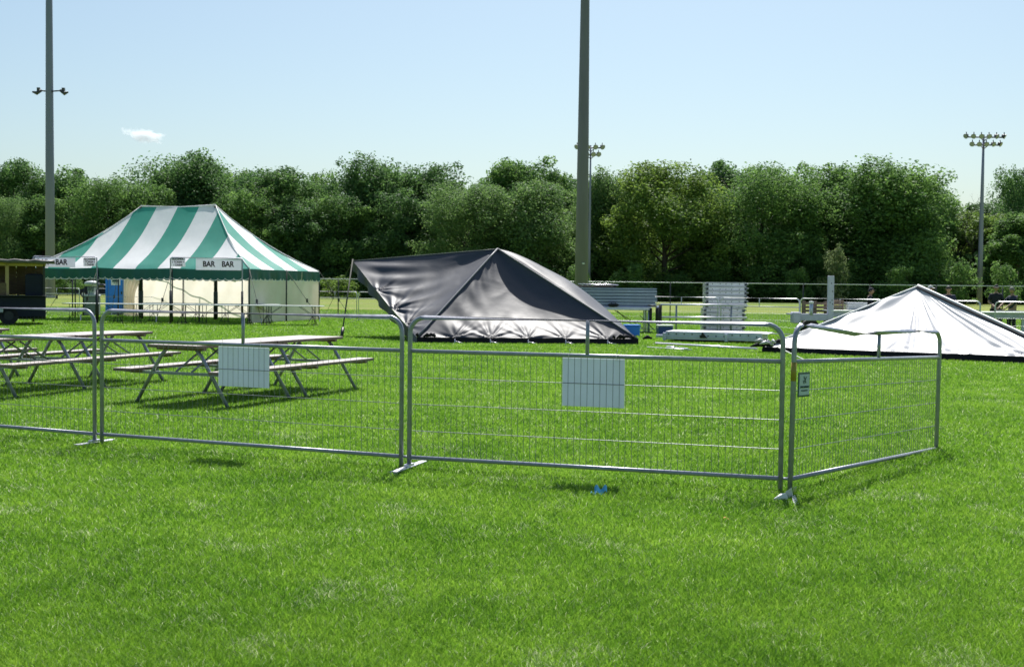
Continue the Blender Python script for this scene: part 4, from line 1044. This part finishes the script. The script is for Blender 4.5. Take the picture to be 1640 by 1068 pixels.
def silver_tent():
    LC = gnd(1222, 564); FC = Vector((11.75, 24.7, 0)); PK = pt(1470, 459, 30.2); BC = Vector((16.2, 28.6, 0)); BB = Vector((11.5, 36.0, 0)); LC.z = .12; FC.z = .15
    t = thing('collapsed_tent', 'low silvery white tent lying half raised at the right edge', 'tent')
    stakes = (.1, .42, .68, .9)
    def d_f(u, s, n):
        e = min(1, 10 * u * (1 - u)); L = 7.4
        sag = .20 * math.sin(math.pi * u) * math.sin(math.pi * s) ** .8
        w = 0
        for c, amp, fr, wd in ((.50, .035, 30, .05), (.62, .03, 26, .05), (.86, .03, 34, .05)):
            w += amp * math.sin((u - c - (1 - s) * .02) * 120) * math.exp(-((u - c) / wd) ** 2) * math.exp(-((s - .25) / .45) ** 2)
        w += .035 * math.sin(u * 90 * (1 - s) + s * 8) * math.exp(-(u / .22) ** 2) * min(1, s * 5) * (1 - s) ** .3 * .6
        w += wrink(u, s, stakes, .04, L) + .02 * MN.noise(Vector((u * 6, s * 4, 9))) * e
        w += .025 * math.sin((s * 26 + u * 10)) * math.exp(-(u / .15) ** 2)
        return n * (-sag + w * min(1, (1 - s) * 10))
    m = MB(); tri_face(m, LC, FC, PK, d_f, 170, 90); m.build('front_panel', M['silver'], t)
    m = MB(); tri_face(m, FC, BC, PK, lambda u, s, n: Vector((0, 0, -.52 * min(1, u * 2.5) * math.sin(math.pi * s) ** .8)), 40, 30); m.build('right_panel', M['navy'], t)
    m = MB(); tri_face(m, BC, BB, PK, lambda u, s, n: Vector((0, 0, -.52 * math.sin(math.pi * s) ** .8)), 20, 16); m.build('back_panel', M['navy'], t)
    m = MB(); tri_face(m, BB, LC, PK, lambda u, s, n: n * (-.1 * math.sin(math.pi * u) * math.sin(math.pi * s)), 30, 20); m.build('left_panel', M['silver'], t)
    def ed(A, B, up): return [A.lerp(B, k / 10) + Vector((0, 0, up)) for k in range(11)]
    q = MB(); q.tube(ed(FC, PK, .035), .030, 6); q.tube(ed(LC, PK, .01), .02, 6); q.build('hip_webbing', M['white'], t)
    q = MB(); q.tube([p + Vector((-.04, -.04, -.01)) for p in ed(FC, PK, .0)], .022, 6); q.build('hip_edging', M['trim'], t)
    q = MB(); d = (FC - LC).normalized(); o_ = Vector((-d.y * -1, -d.x, 0)) if False else Vector((d.y, -d.x, 0))
    def fr(u, v):
        p = LC.lerp(FC, u); k = .05 * MN.noise(Vector((u * 26, 0, 4))) * (1 if u < .45 else .3)
        return Vector((p.x + o_.x * (.03 + .05 * v + k * v), p.y + o_.y * (.03 + .05 * v + k * v), (p.z + .01) * (1 - v) + .005))
    q.grid(fr, 160, 6); q.build('front_trim', M['trim'], t)
    q = MB()
    for k in range(16):
        a = LC + Vector((random.uniform(-.12, .55), random.uniform(-.25, .15), random.uniform(.03, .14))); b = a + Vector((random.uniform(-.35, .4), random.uniform(-.15, .15), random.uniform(-.02, .06)))
        q = MB(); q.tube([a, a.lerp(b, .5) + Vector((0, 0, .04)), b], [.015, .05, .015], 7); q.build('crumpled_fold', [M['trim'], M['silver']][k % 2], t)
    q = MB(); q.tube([LC + Vector((.3, -.12, .03)), gnd(1290, 577, .02), gnd(1350, 580, .02)], .012, 5); q.build('ground_strap', M['white'], t)
    q = MB(); q.tube([(PK.x, PK.y, 0), PK], .04, 8); q.build('centre_pole', M['dark'], t)
silver_tent()

# ------------------------------------------------------------------ staging gear
def deck_panel(t, c, size, m_top, m_side, nm='deck_panel', holes=0):
    q = MB(); q.box(c, size, ch=.008); o = q.build(nm, m_side, t)
    q = MB(); q.box((c[0], c[1], c[2] + size[2] / 2 + .004), (size[0] - .01, size[1] - .01, .01)); q.build('deck_surface', m_top, o)
    return o
def ORD(k, n):
    o = ['bottom', 'second', 'third', 'fourth', 'fifth', 'sixth', 'seventh', 'eighth', 'ninth', 'tenth', 'eleventh', 'twelfth']
    return 'bottom' if k == 0 else 'topmost' if k == n - 1 else o[k] + ' lowest'
M['deckrecess'] = mat('deck_recess_shade', (0.13, 0.17, 0.24), 0.5, 0.2)  # shade between the panel lips painted as a darker colour
# horizontal stack on a riser
Y = 41.0; xa, xb = xat(925, Y), xat(1051, Y)
t = thing('stage_riser', 'low metal staging riser on braced legs carrying the pile of deck panels', 'riser', ((xa + xb) / 2 - .2, Y, 0))
q = MB(); q.box((0, .5, .83), (2.75, 1.2, .10), ch=.01); q.build('platform', M['alu'], t)
for x in (-1.3, -.35, 1.3):
    for y in (0, 1.0):
        q = MB(); q.tube([(x, y, 0), (x, y, .8)], .028 if x < 1 else .045, 8); q.build('leg', M['galv'] if x < 1 else M['deckside'], t)
q = MB()
for a, b in (((-1.3, 0, .75), (-.6, 0, .1)), ((-.35, 0, .75), (.35, 0, .12)), ((.2, 0, .75), (.9, 0, .1)), ((.2, 1, .75), (1.25, 1, .1))): q.tube([a, b], .014, 6)
q.build('brace', M['dark'], t)
q = MB(); q.tube([(1.35, -.08, .85), (1.35, -.08, .35)], .05, 8); q.build('strap_roll', M['black'], t)
rz_, rx_ = .885, (xa + xb) / 2
for k in range(6):
    w_ = (xb - xa) - .03 * (k % 2); h_ = .105
    p = thing('deck_panel', ORD(k, 6) + ' pale blue grey deck panel in the wide pile on the riser', 'deck panel', (rx_ + .01 * (k % 3), Y + .1, rz_ + k * (h_ + .004)), 0, 'deck panels piled on the riser')
    q = MB(); q.box((0, .5, h_ / 2), (w_ - .06, .97, h_ * .6)); q.build('recessed_web', M['deckrecess'], p)
    q = MB(); q.box((0, .5, h_ * .14), (w_ + .01, 1.09, h_ * .26)); q.box((0, .5, h_ * .80), (w_ + .01, 1.09, h_ * .26)); q.build('side_frame', M['deckside'], p)
    q = MB(); q.box((0, .5, h_ * .99), (w_ - .04, 1.02, .008)); q.build('deck_surface', M['grey'], p)
t = thing('speaker_cable_roll', 'row of dark cable coils lying on top of the deck panel pile', 'cable', (rx_ - .85, Y + .3, rz_ + 6 * .109 + .0))
q = MB()
for k in range(8): q.tube([(-.45 + k * .17, 0, .06), (-.37 + k * .17, .02, .07)], [.05, .055], 8)
q.box((0, .02, .035), (1.5, .2, .06), ch=.02); q.build('coil', M['black'], t)
q = MB(); q.tube([(-.5, -.1, .12), (.1, -.11, .11), (.5, -.1, .12), (.9, -.08, .1)], .018, 5); q.build('strap', M['alu'], t)
t = thing('tool_bag', 'black bag resting on the riser edge in front of the deck panels', 'bag', (xat(982, 40.8), 40.85, .885))
q = MB(); q.grid(lambda u, v: Vector((.20 * math.cos(u * 6.2832) * math.sin(v * 3.1416), .08 * math.sin(u * 6.2832) * math.sin(v * 3.1416), .06 - .06 * math.cos(v * 3.1416))), 20, 10); q.build('bag_body', M['black'], t)
q = MB(); q.tube([(-.1, 0, .1), (-.05, 0, .17), (.05, 0, .17), (.1, 0, .1)], .01, 6); q.build('handle', M['black'], t)
# second leg cluster right of the pile
t = thing('jack_stand', 'thick support post with black sleeve and brace right of the deck panel pile', 'jack stand', (xat(1053, 40.6), 40.6, 0))
q = MB(); q.tube([(0, 0, 0), (0, 0, .95)], .05, 8); q.build('post', M['deckside'], t)
q = MB(); q.tube([(-.02, -.02, .35), (-.02, -.02, .88)], .06, 8); q.build('sleeve', M['black'], t)
q = MB(); q.tube([(-.6, 0, .6), (-.1, 0, .1)], .014, 6); q.tube([(0, 0, .92), (-.35, 0, .95)], .03, 6); q.build('brace', M['dark'], t)
# coolers
def cooler(px, Y, label, lid, body):
    t = thing('cooler', label, 'cooler', (xat(px, Y), Y, 0), .1)
    q = MB(); q.box((0, 0, .16), (.46, .32, .32), ch=.02); q.build('body', body, t)
    q = MB(); q.box((0, 0, .345), (.5, .35, .05), ch=.015); q.build('lid', lid, t)
    q = MB(); q.tube([(-.24, -.02, .25), (-.27, -.08, .28), (.27, -.08, .28), (.24, -.02, .25)], .01, 5); q.build('handle', lid, t)
cooler(1012, 38.0, 'bright blue cooler partly hidden by the black tent right slope', M['blue'], M['blue'])
cooler(1065, 38.2, 'dark blue cooler with white lid beside the low deck', M['white'], M['coolblue'])
# upright stack of frames
Y = 40.6; xa, xb = xat(1127, Y), xat(1195, Y); w_ = xb - xa; hh = .148
for k in range(12):
    z = k * hh
    p = thing('stage_module', ORD(k, 12) + ' aluminium module of the tall upright stack with bolted corners', 'stage module', ((xa + xb) / 2 + (.03 if k > 5 else -.03), Y, z), 0, 'aluminium stage modules in the tall stack')
    q = MB(); q.box((0, .5, .07), (w_ - .16, 1.0, .105), ch=.006); q.box((0, .49, .134), (w_ - .14, 1.04, .014)); q.box((0, .49, .008), (w_ - .14, 1.04, .014)); q.build('beam', M['alu'], p)
    for s in (-1, 1):
        q = MB(); q.box((s * (w_ / 2 - .07), .04, .07), (.10, .12, .12), ch=.01); q.tube([(s * (w_ / 2 - .04), .0, .08), (s * (w_ / 2 + .03), -.01, .08)], .025, 6)
        q.build('corner_casting', M['galv'], p)
    q = MB()
    for x in (-.48, -.22, -.02, .18, .44):
        q.tube([(x, -.006, .05 + .03 * (k % 2)), (x, .01, .05 + .03 * (k % 2))], .016, 8)
    for s in (-1, 1): q.tube([(s * (w_ / 2 - .07), -.03, .06), (s * (w_ / 2 - .07), -.01, .06)], .035, 8)
    q.build('bolt', M['dark'], p)
# guard rail in front
Y = 39.6; k = Y / FPX; xa = xat(1057, Y)
t = thing('guard_rail', 'two bar aluminium guard rail crossing in front of the upright frame stack', 'guard rail', (xa, Y, 0))
for z in (.995, .575):
    q = MB(); q.tube([(0, 0, z), ((1196 - 1057) * k, 0, z + .015)], .032, 8); q.build('rail', M['alu'], t)
for px in (1083, 1171):
    q = MB(); q.tube([((px - 1057) * k, .03, 0), ((px - 1057) * k, .03, .99)], .034, 8); q.build('post', M['galv'], t)
q = MB(); q.tube([(0, 0, .1), (0, 0, .98)], .055, 8); q.build('end_sleeve', M['black'], t)
# low deck on the ground
a = gnd(1066, 547); b = gnd(1186, 552)
t = thing('stage_deck', 'low aluminium stage deck lying flat on dark blocks with a row of bolts', 'stage deck', (a.x, a.y, 0), math.atan2(b.y - a.y, b.x - a.x) * .5)
Wd = 2.75
q = MB(); q.box((Wd / 2, .6, .18), (Wd, 1.35, .22), ch=.01); q.box((Wd / 2, -.09, .15), (Wd, .02, .03)); q.build('side_frame', M['deckside'], t)
q = MB(); q.box((Wd / 2, .6, .297), (Wd - .02, 1.33, .012)); q.box((Wd + .0, .55, .285), (.35, 1.25, .02)); q.build('deck_surface', M['alu'], t)
q = MB(); q.box((Wd / 2 - .1, .5, .06), (Wd * .62, .9, .12)); q.build('support_block', M['black'], t)
q = MB()
for x in np.linspace(.1, 2.6, 12): q.tube([(x, -.10, .19 + .04 * (int(x * 10) % 2)), (x, -.07, .19 + .04 * (int(x * 10) % 2))], .02, 8)
q.build('bolt', M['dark'], t)
for x in (-.02, 1.75):
    q = MB(); q.box((x, -.05, .15), (.09, .14, .22), ch=.01); q.box((x - .15, .0, .16), (.22, .1, .08), ch=.01); q.build('bracket', M['deckside'], t)
q = MB(); q.add([(1.0, -.11, .13), (1.22, -.11, .13), (1.08, -.11, .30), (1.0, -.14, .13), (1.22, -.14, .13), (1.08, -.14, .30)], [(0, 1, 2), (3, 5, 4), (0, 2, 5, 3), (1, 4, 5, 2), (0, 3, 4, 1)]); q.build('strap', M['black'], t)
t = tag((lambda q: (q.tube([gnd(1050, 550, .03), gnd(1212, 559, .03)], .036, 8), q.build('metal_tube', M['alu']))[1])(MB()), 'long pale metal tube lying on the grass before the low deck', 'tube')
t = tag((lambda q: (q.tube([gnd(1036, 556, .02), gnd(1108, 560.5, .02)], .018, 8), q.build('thin_tube', M['alu']))[1])(MB()), 'thin short metal tube on the grass left of the long tube', 'tube')
t = tag((lambda q: (q.tube([gnd(1068, 555.5, .02), gnd(1080, 556.2, .04), gnd(1084, 557, .02)], .03, 6), q.tube([gnd(1088, 557.5, .02), gnd(1102, 559, .05)], .025, 6), q.build('clamp_pile', M['alu']))[2])(MB()), 'few small metal clamps scattered beside the thin tube', 'clamps')

# ------------------------------------------------------------------ stage trailer with white post
Y = 37.5; k = Y / FPX; X0 = xat(1268, Y)
t = thing('stage_trailer', 'pale grey stage trailer chassis with upright post behind the silvery tent', 'trailer', (X0, Y, 0))
def X(px): return (px - 1268) * k
q = MB(); q.box((X(1297), 0, .68), (X(1330) - X(1268), .12, .22), ch=.01); q.build('tongue_beam', M['offwhite'], t)
q = MB(); q.box((X(1274), .0, .66), (.26, .4, .36), ch=.03); q.tube([(X(1270), 0, .76), (X(1259), 0, .78)], .03, 6); q.build('hitch_box', M['offwhite'], t)
q = MB(); q.box((X(1329), -.02, 1.25), (.18, .14, 1.48), ch=.008); mp_ = q.build('upright_post', mat('upright_paint', (.52, .50, .63), .45, noise=.08), t)
q = MB()
for dx, z in ((-.03, 1.15), (.03, 1.22), (.05, 1.1), (.0, 1.75), (.04, 1.5)): q.tube([(X(1329) + dx, -.095, z), (X(1329) + dx, -.085, z)], .018, 8)
q.build('bolt', M['dark'], mp_)
q = MB(); q.box(((X(1330) + X(1680)) / 2, .05, .79), (X(1680) - X(1330), .16, .19), ch=.01); q.build('deck_beam', M['offwhite'], t)
q = MB(); q.box(((X(1330) + X(1680)) / 2, .5, .89), (X(1680) - X(1330), 1.2, .03)); q.build('deck_edge', M['white'], t)
q = MB(); q.tube([(X(1298), -.05, .75), (X(1298), -.05, 1.12)], .06, 8); q.build('jack_post', M['deckside'], t)
q = MB(); q.lathe([(.0, 1.19), (.07, 1.18), (.08, 1.12), (0, 1.12)], 10, (X(1298), -.05, 0)); q.build('jack_cap', M['white'], t)
q = MB(); q.box((X(1585), .1, .35), (.08, .08, .7)); q.box((X(1640), .1, .35), (.08, .08, .7)); q.build('support_leg', M['deckside'], t)
for x in (X(1300), X(1420)):
    q = MB(); q.tube([(x, .1, .3), (x, .32, .3)], .3, 20); w = q.build('wheel', M['black'], t)
    q = MB(); q.tube([(x, .09, .3), (x, .33, .3)], .14, 14); q.build('hub', M['grey'], w)
Yp = 38.6; kp = Yp / FPX
t = thing('wooden_pallet_stack', 'brown wooden pallets standing behind the stage trailer tongue', 'pallet', (xat(1306, Yp), Yp, 0))
for i in range(2):
    q = MB()
    for z in np.linspace(.62, 1.1, 5): q.box((0, i * .16, z), (.80, .02, .075))
    for x in (-.36, 0, .36): q.box((x, i * .16 + .06, .6), (.07, .09, 1.16))
    q.build('pallet', M['pallet'], t)
t = thing('crate', 'brown wooden crate right of the white post', 'crate', (xat(1340, Yp), Yp, .905))
q = MB()
for z in np.linspace(.04, .28, 4): q.box((0, 0, z), (.34, .3, .06), ch=.005)
for x in (-.15, .15): q.box((x, -.16, .16), (.04, .02, .32))
q.build('slats', M['pallet'], t)
t = thing('panel_stack', 'pale flat panels piled on the trailer left of the cap wearing man', 'panel', (xat(1368, Yp), Yp - .2, .905))
q = MB()
for i in range(5): q.box((0, .1, .03 + i * .05), (.62, .5, .042), ch=.004)
q.build('sheets', M['lgrey'], t)

# ------------------------------------------------------------------ people
def skin_mesh(name, nodes, edges, m, parent, sub=1):
    me = bpy.data.meshes.new(name); me.from_pydata([n[0] for n in nodes], edges, []); ob = bpy.data.objects.new(name, me); COL.objects.link(ob)
    md = ob.modifiers.new('s', 'SKIN'); md.use_smooth_shade = True
    for v, n in zip(me.skin_vertices[0].data, nodes):
        r = n[1]; v.radius = (r, r) if not isinstance(r, tuple) else r
    me.skin_vertices[0].data[0].use_root = True
    sb = ob.modifiers.new('b', 'SUBSURF'); sb.levels = sub; sb.render_levels = sub
    dg = bpy.context.evaluated_depsgraph_get(); dg.update()
    nm = bpy.data.meshes.new_from_object(ob.evaluated_get(dg)); bpy.data.objects.remove(ob)
    nm.materials.clear(); nm.materials.append(m)
    for p in nm.polygons: p.use_smooth = True
    o = bpy.data.objects.new(name, nm); COL.objects.link(o); o.parent = parent; return o
def person(px, Y, H, yaw, label, shirt, hair, pose='stand', cap=None, lean=0.0, headdown=0.2):
    s = H / 1.78; X_ = xat(px, Y)
    t = thing('person', label, 'person', (X_, Y, 0), yaw); t.scale = (s, s, s)
    # facing -Y locally
    def ln(p):  # lean torso forward about hips
        p = Vector(p); h = Vector((0, 0, .95)); q = p - h
        if q.z > 0: q = Euler((lean, 0, 0)).to_matrix() @ q
        return h + q
    nd = [((0, 0, .98), (.15, .11)), (ln((0, .01, 1.15)), (.145, .10)), (ln((0, .02, 1.35)), (.17, .11)), (ln((0, .02, 1.46)), (.10, .08)), (ln((0, .0, 1.53)), .055), (ln((0, -.01, 1.58)), .06)]
    ed = [(0, 1), (1, 2), (2, 3), (3, 4), (4, 5)]
    arms = {}
    P = {'stand': ((.23, .02, 1.15), (.24, -.06, .90)), 'work': ((.25, -.05, 1.16), (.14, -.28, 1.08)), 'reach': ((.22, -.18, 1.22), (.18, -.42, 1.05))}[pose]
    sh = []; handnodes = []
    for sd_ in (-1, 1):
        a = len(nd); S_ = ln((sd_ * .17, .02, 1.43)); E = ln((sd_ * P[0][0], P[0][1], P[0][2])); Wp = ln((sd_ * P[1][0], P[1][1], P[1][2]))
        d = (Wp - E).normalized(); Hd = Wp + d * .07
        nd += [(S_, .062), (S_.lerp(E, .5), .05), (E, .042), (E.lerp(Wp, .4), .04), (Wp, .027), (Hd, (.038, .02))]
        ed += [(2, a), (a, a + 1), (a + 1, a + 2), (a + 2, a + 3), (a + 3, a + 4), (a + 4, a + 5)]
        sh.append((S_, E)); handnodes.append((Wp, Hd, d, sd_))
        l = len(nd); nd += [((sd_ * .10, .0, .90), .092), ((sd_ * .115, -.01, .70), .082), ((sd_ * .12, -.02, .50), .06), ((sd_ * .12, .01, .33), .058), ((sd_ * .125, .03, .10), .038), ((sd_ * .13, .01, .045), .042), ((sd_ * .145, -.13, .035), .035)]
        ed += [(0, l)] + [(l + i, l + i + 1) for i in range(6)]
        for fi in range(5):
            b = len(nd); side = Vector((0, 1, 0)) if abs(d.z) > .5 else Vector((1, 0, 0))
            if fi < 4:
                o = Hd + side * ((fi - 1.5) * .02); L = (.07, .08, .075, .06)[fi]; c = o + d * L * .6 + Vector((0, -.01, -.01)); e = o + d * L + Vector((0, -.03, -.02))
            else: o = Hd - d * .03 + side * -.035; c = o + side * -.02 + d * .03; e = c + d * .03
            nd += [(o, .012), (c, .009), (e, .007)]; ed += [(a + 5, b), (b, b + 1), (b + 1, b + 2)]
    body = skin_mesh('body', nd, ed, M['skin'], t)
    # head (continuous with the neck: overlapping shaped mesh joined into body data)
    hc = ln((0, -.02, 1.68)); hr = Euler((lean + headdown, 0, 0)).to_matrix()
    q = MB()
    def hd(u, v):
        a = u * 2 * math.pi; b = (v - .5) * math.pi; x, y, z = math.cos(a) * math.cos(b), math.sin(a) * math.cos(b), math.sin(b)
        p = Vector((x * .076, y * .098, z * .118))
        if z < 0: p.x *= 1 + z * .28; p.y = p.y * (1 + z * .12) - (.012 * -z)
        f = math.exp(-((x / .22) ** 2 + ((z + .08) / .24) ** 2))
        if y < 0: p.y -= .024 * f; p.y += .010 * math.exp(-(((abs(x) - .36) / .16) ** 2 + ((z - .12) / .12) ** 2)); p.y -= .006 * math.exp(-((x / .25) ** 2 + ((z + .48) / .08) ** 2)); p.y += .004 * math.exp(-((x / .3) ** 2 + ((z + .38) / .05) ** 2))
        return hc + hr @ p
    q.grid(hd, 32, 24)
    for s_ in (-1, 1): q.tube([hc + hr @ Vector((s_ * .072, .01, .025)), hc + hr @ Vector((s_ * .09, .018, 0)), hc + hr @ Vector((s_ * .076, .01, -.03))], [.012, .018, .008], 6)
    tmp = q.build('tmp', M['skin']); 
    import bmesh
    bm = bmesh.new(); bm.from_mesh(body.data); bm.from_mesh(tmp.data); bm.to_mesh(body.data); bm.free(); bpy.data.objects.remove(tmp)
    for p in body.data.polygons: p.use_smooth = True
    # eyes
    q = MB()
    for s_ in (-1, 1): q.tube([hc + hr @ Vector((s_ * .03, -.088, .014)), hc + hr @ Vector((s_ * .03, -.094, .014))], .008, 6)
    q.build('eyes', M['hair'], t)
    q = MB()
    def hb(u, v):
        a = u * 2 * math.pi; b = v * math.pi / 2; x, y, z = math.cos(a) * math.cos(b), math.sin(a) * math.cos(b), math.sin(b)
        drop = -.35 if y > 0 else (.45 if y < -.4 else .0)
        zz = max(z, 0) * (1 - drop) + drop * 1.0
        k = math.cos(math.asin(max(-.95, min(1, zz))))
        n_ = math.hypot(x, y) + 1e-6
        return hc + hr @ Vector((x / n_ * k * .084, y / n_ * k * .106 + .004, zz * .128))
    q.grid(hb, 28, 10); q.build('cap' if cap else 'hair', cap or hair, t)
    if cap:
        q = MB(); q.grid(lambda u, v: hc + hr @ Vector(((u - .5) * .13, -.09 - .075 * v * math.sin(math.pi * (.15 + .7 * u)), .062 - .012 * v)), 8, 3); q.build('cap_peak', cap, t)
        q = MB(); 
    # shirt
    sn = [((0, .0, .93), (.168, .128)), (ln((0, .01, 1.15)), (.165, .12)), (ln((0, .02, 1.35)), (.19, .13)), (ln((0, .02, 1.47)), (.11, .09))]
    se = [(0, 1), (1, 2), (2, 3)]
    for (S_, E) in sh:
        a = len(sn); sn += [(S_, .078), (S_.lerp(E, .45), .068), (S_.lerp(E, .85), .064)]; se += [(2, a), (a, a + 1), (a + 1, a + 2)]
    skin_mesh('shirt', sn, se, shirt, t)
    tn = [((0, 0, .95), (.16, .122))]; te = []
    for sd_ in (-1, 1):
        l = len(tn); tn += [((sd_ * .10, .0, .86), .105), ((sd_ * .115, -.01, .70), .096), ((sd_ * .12, -.02, .50), .08), ((sd_ * .12, .01, .33), .074), ((sd_ * .125, .03, .10), .062)]
        te += [(0, l)] + [(l + i, l + i + 1) for i in range(4)]
    skin_mesh('trousers', tn, te, M['cloth3'], t)
    for sd_ in (-1, 1): skin_mesh('shoe', [((sd_ * .13, .05, .05), .05), ((sd_ * .135, -.03, .045), .048), ((sd_ * .145, -.14, .035), .04)], [(0, 1), (1, 2)], M['black'], t)
    return t
person(1393, 38.6 + .9, 1.62, R(75), 'person in dark shirt and dark cap, facing right behind the silvery tent left slope', M['cloth'], M['hair'], 'work', cap=M['cloth'])
person(1488, 40.0, 1.72, R(40), 'person with pale cap mostly hidden behind the silvery tent peak', M['cloth'], M['hair'], 'stand', cap=M['cap'])
person(1519, 39.5, 1.72, R(-30), 'dark haired person leaning forward behind the silvery tent right slope', M['cloth2'], M['hair'], 'work', lean=.18, headdown=.35)
person(1594, 43.0, 1.79, R(-15), 'person with dark cap and black shirt standing left of the man at the right edge', M['cloth'], M['hair'], 'work', cap=M['cloth'])
person(1620, 41.5, 1.70, R(-70), 'short haired person in navy shirt standing at the right edge looking left', M['cloth2'], M['hairg'], 'reach', headdown=.3)

# ------------------------------------------------------------------ distant car
def car():
    Y = 128; t = thing('parked_car', 'dark car far off between the wash station and blue toilet', 'car', (xat(158, Y), Y, 0), R(0))
    prof = [(-2.15, .35), (-2.2, .75), (-1.3, .92), (-.75, 1.38), (.7, 1.42), (1.35, 1.0), (2.1, .9), (2.2, .4)]
    m = MB(); n = len(prof); vs = []
    for s, ins in ((-1, 0), (1, 0)):
        for x, z in prof: vs.append((x, s * (.85 - (.14 if z > 1.1 else 0)), z))
    m.add(vs, [tuple(range(n - 1, -1, -1)), tuple(range(n, 2 * n))] + [(i, (i + 1) % n, n + (i + 1) % n, n + i) for i in range(n)]); m.build('body', M['navy_paint'], t)
    q = MB(); q.box((0, -.80, 1.14), (1.7, .06, .34), Euler((.25, 0, 0)).to_matrix()); q.box((0, .80, 1.14), (1.7, .06, .34)); q.build('windows', M['glass'], t)
    q = MB(); q.box((-.2, 0, 1.425), (1.2, 1.3, .03)); q.build('roof', M['white'], t)
    for x in (-1.35, 1.4):
        for y in (-.8, .8):
            q = MB(); q.tube([(x, y - .1, .32), (x, y + .1, .32)], .32, 14); w = q.build('wheel', M['black'], t)
            q = MB(); q.tube([(x, y - .11, .32), (x, y + .11, .32)], .18, 12); q.build('rim', M['alu'], w)
    for s in (-1, 1):
        q = MB(); q.box((-2.19, s * .6, .68), (.06, .3, .14)); q.build('headlight', M['lampglass'], t)
car()

# ------------------------------------------------------------------ litter
c = gnd(962, 789, .03)
q = MB(); q.grid(lambda u, v: c + Vector(((u - .5) * .09, (v - .5) * .03, .02 * math.sin(u * 9) + .04 * v)), 8, 4)
q.grid(lambda u, v: c + Vector((-.05 + (u - .5) * .05, (v - .5) * .03 - .02, .015 * math.sin(u * 9))), 6, 4)
tag(q.build('wrapper', mat('blue_film', (.08, .35, .65), .35, transl=.3)), 'crumpled bright blue wrapper on the grass below the larger pale sheet', 'litter')
c = gnd(1163, 829, .045)
q = MB(); q.grid(lambda u, v: c + Vector(((u - .5) * .035, (v - .5) * .02, .006 * math.sin(u * 5))), 5, 3)
tag(q.build('fallen_leaf', mat('orange_leaf', (.55, .25, .06), .6, transl=.3)), 'tiny orange leaf on the grass right of the blue wrapper', 'leaf')
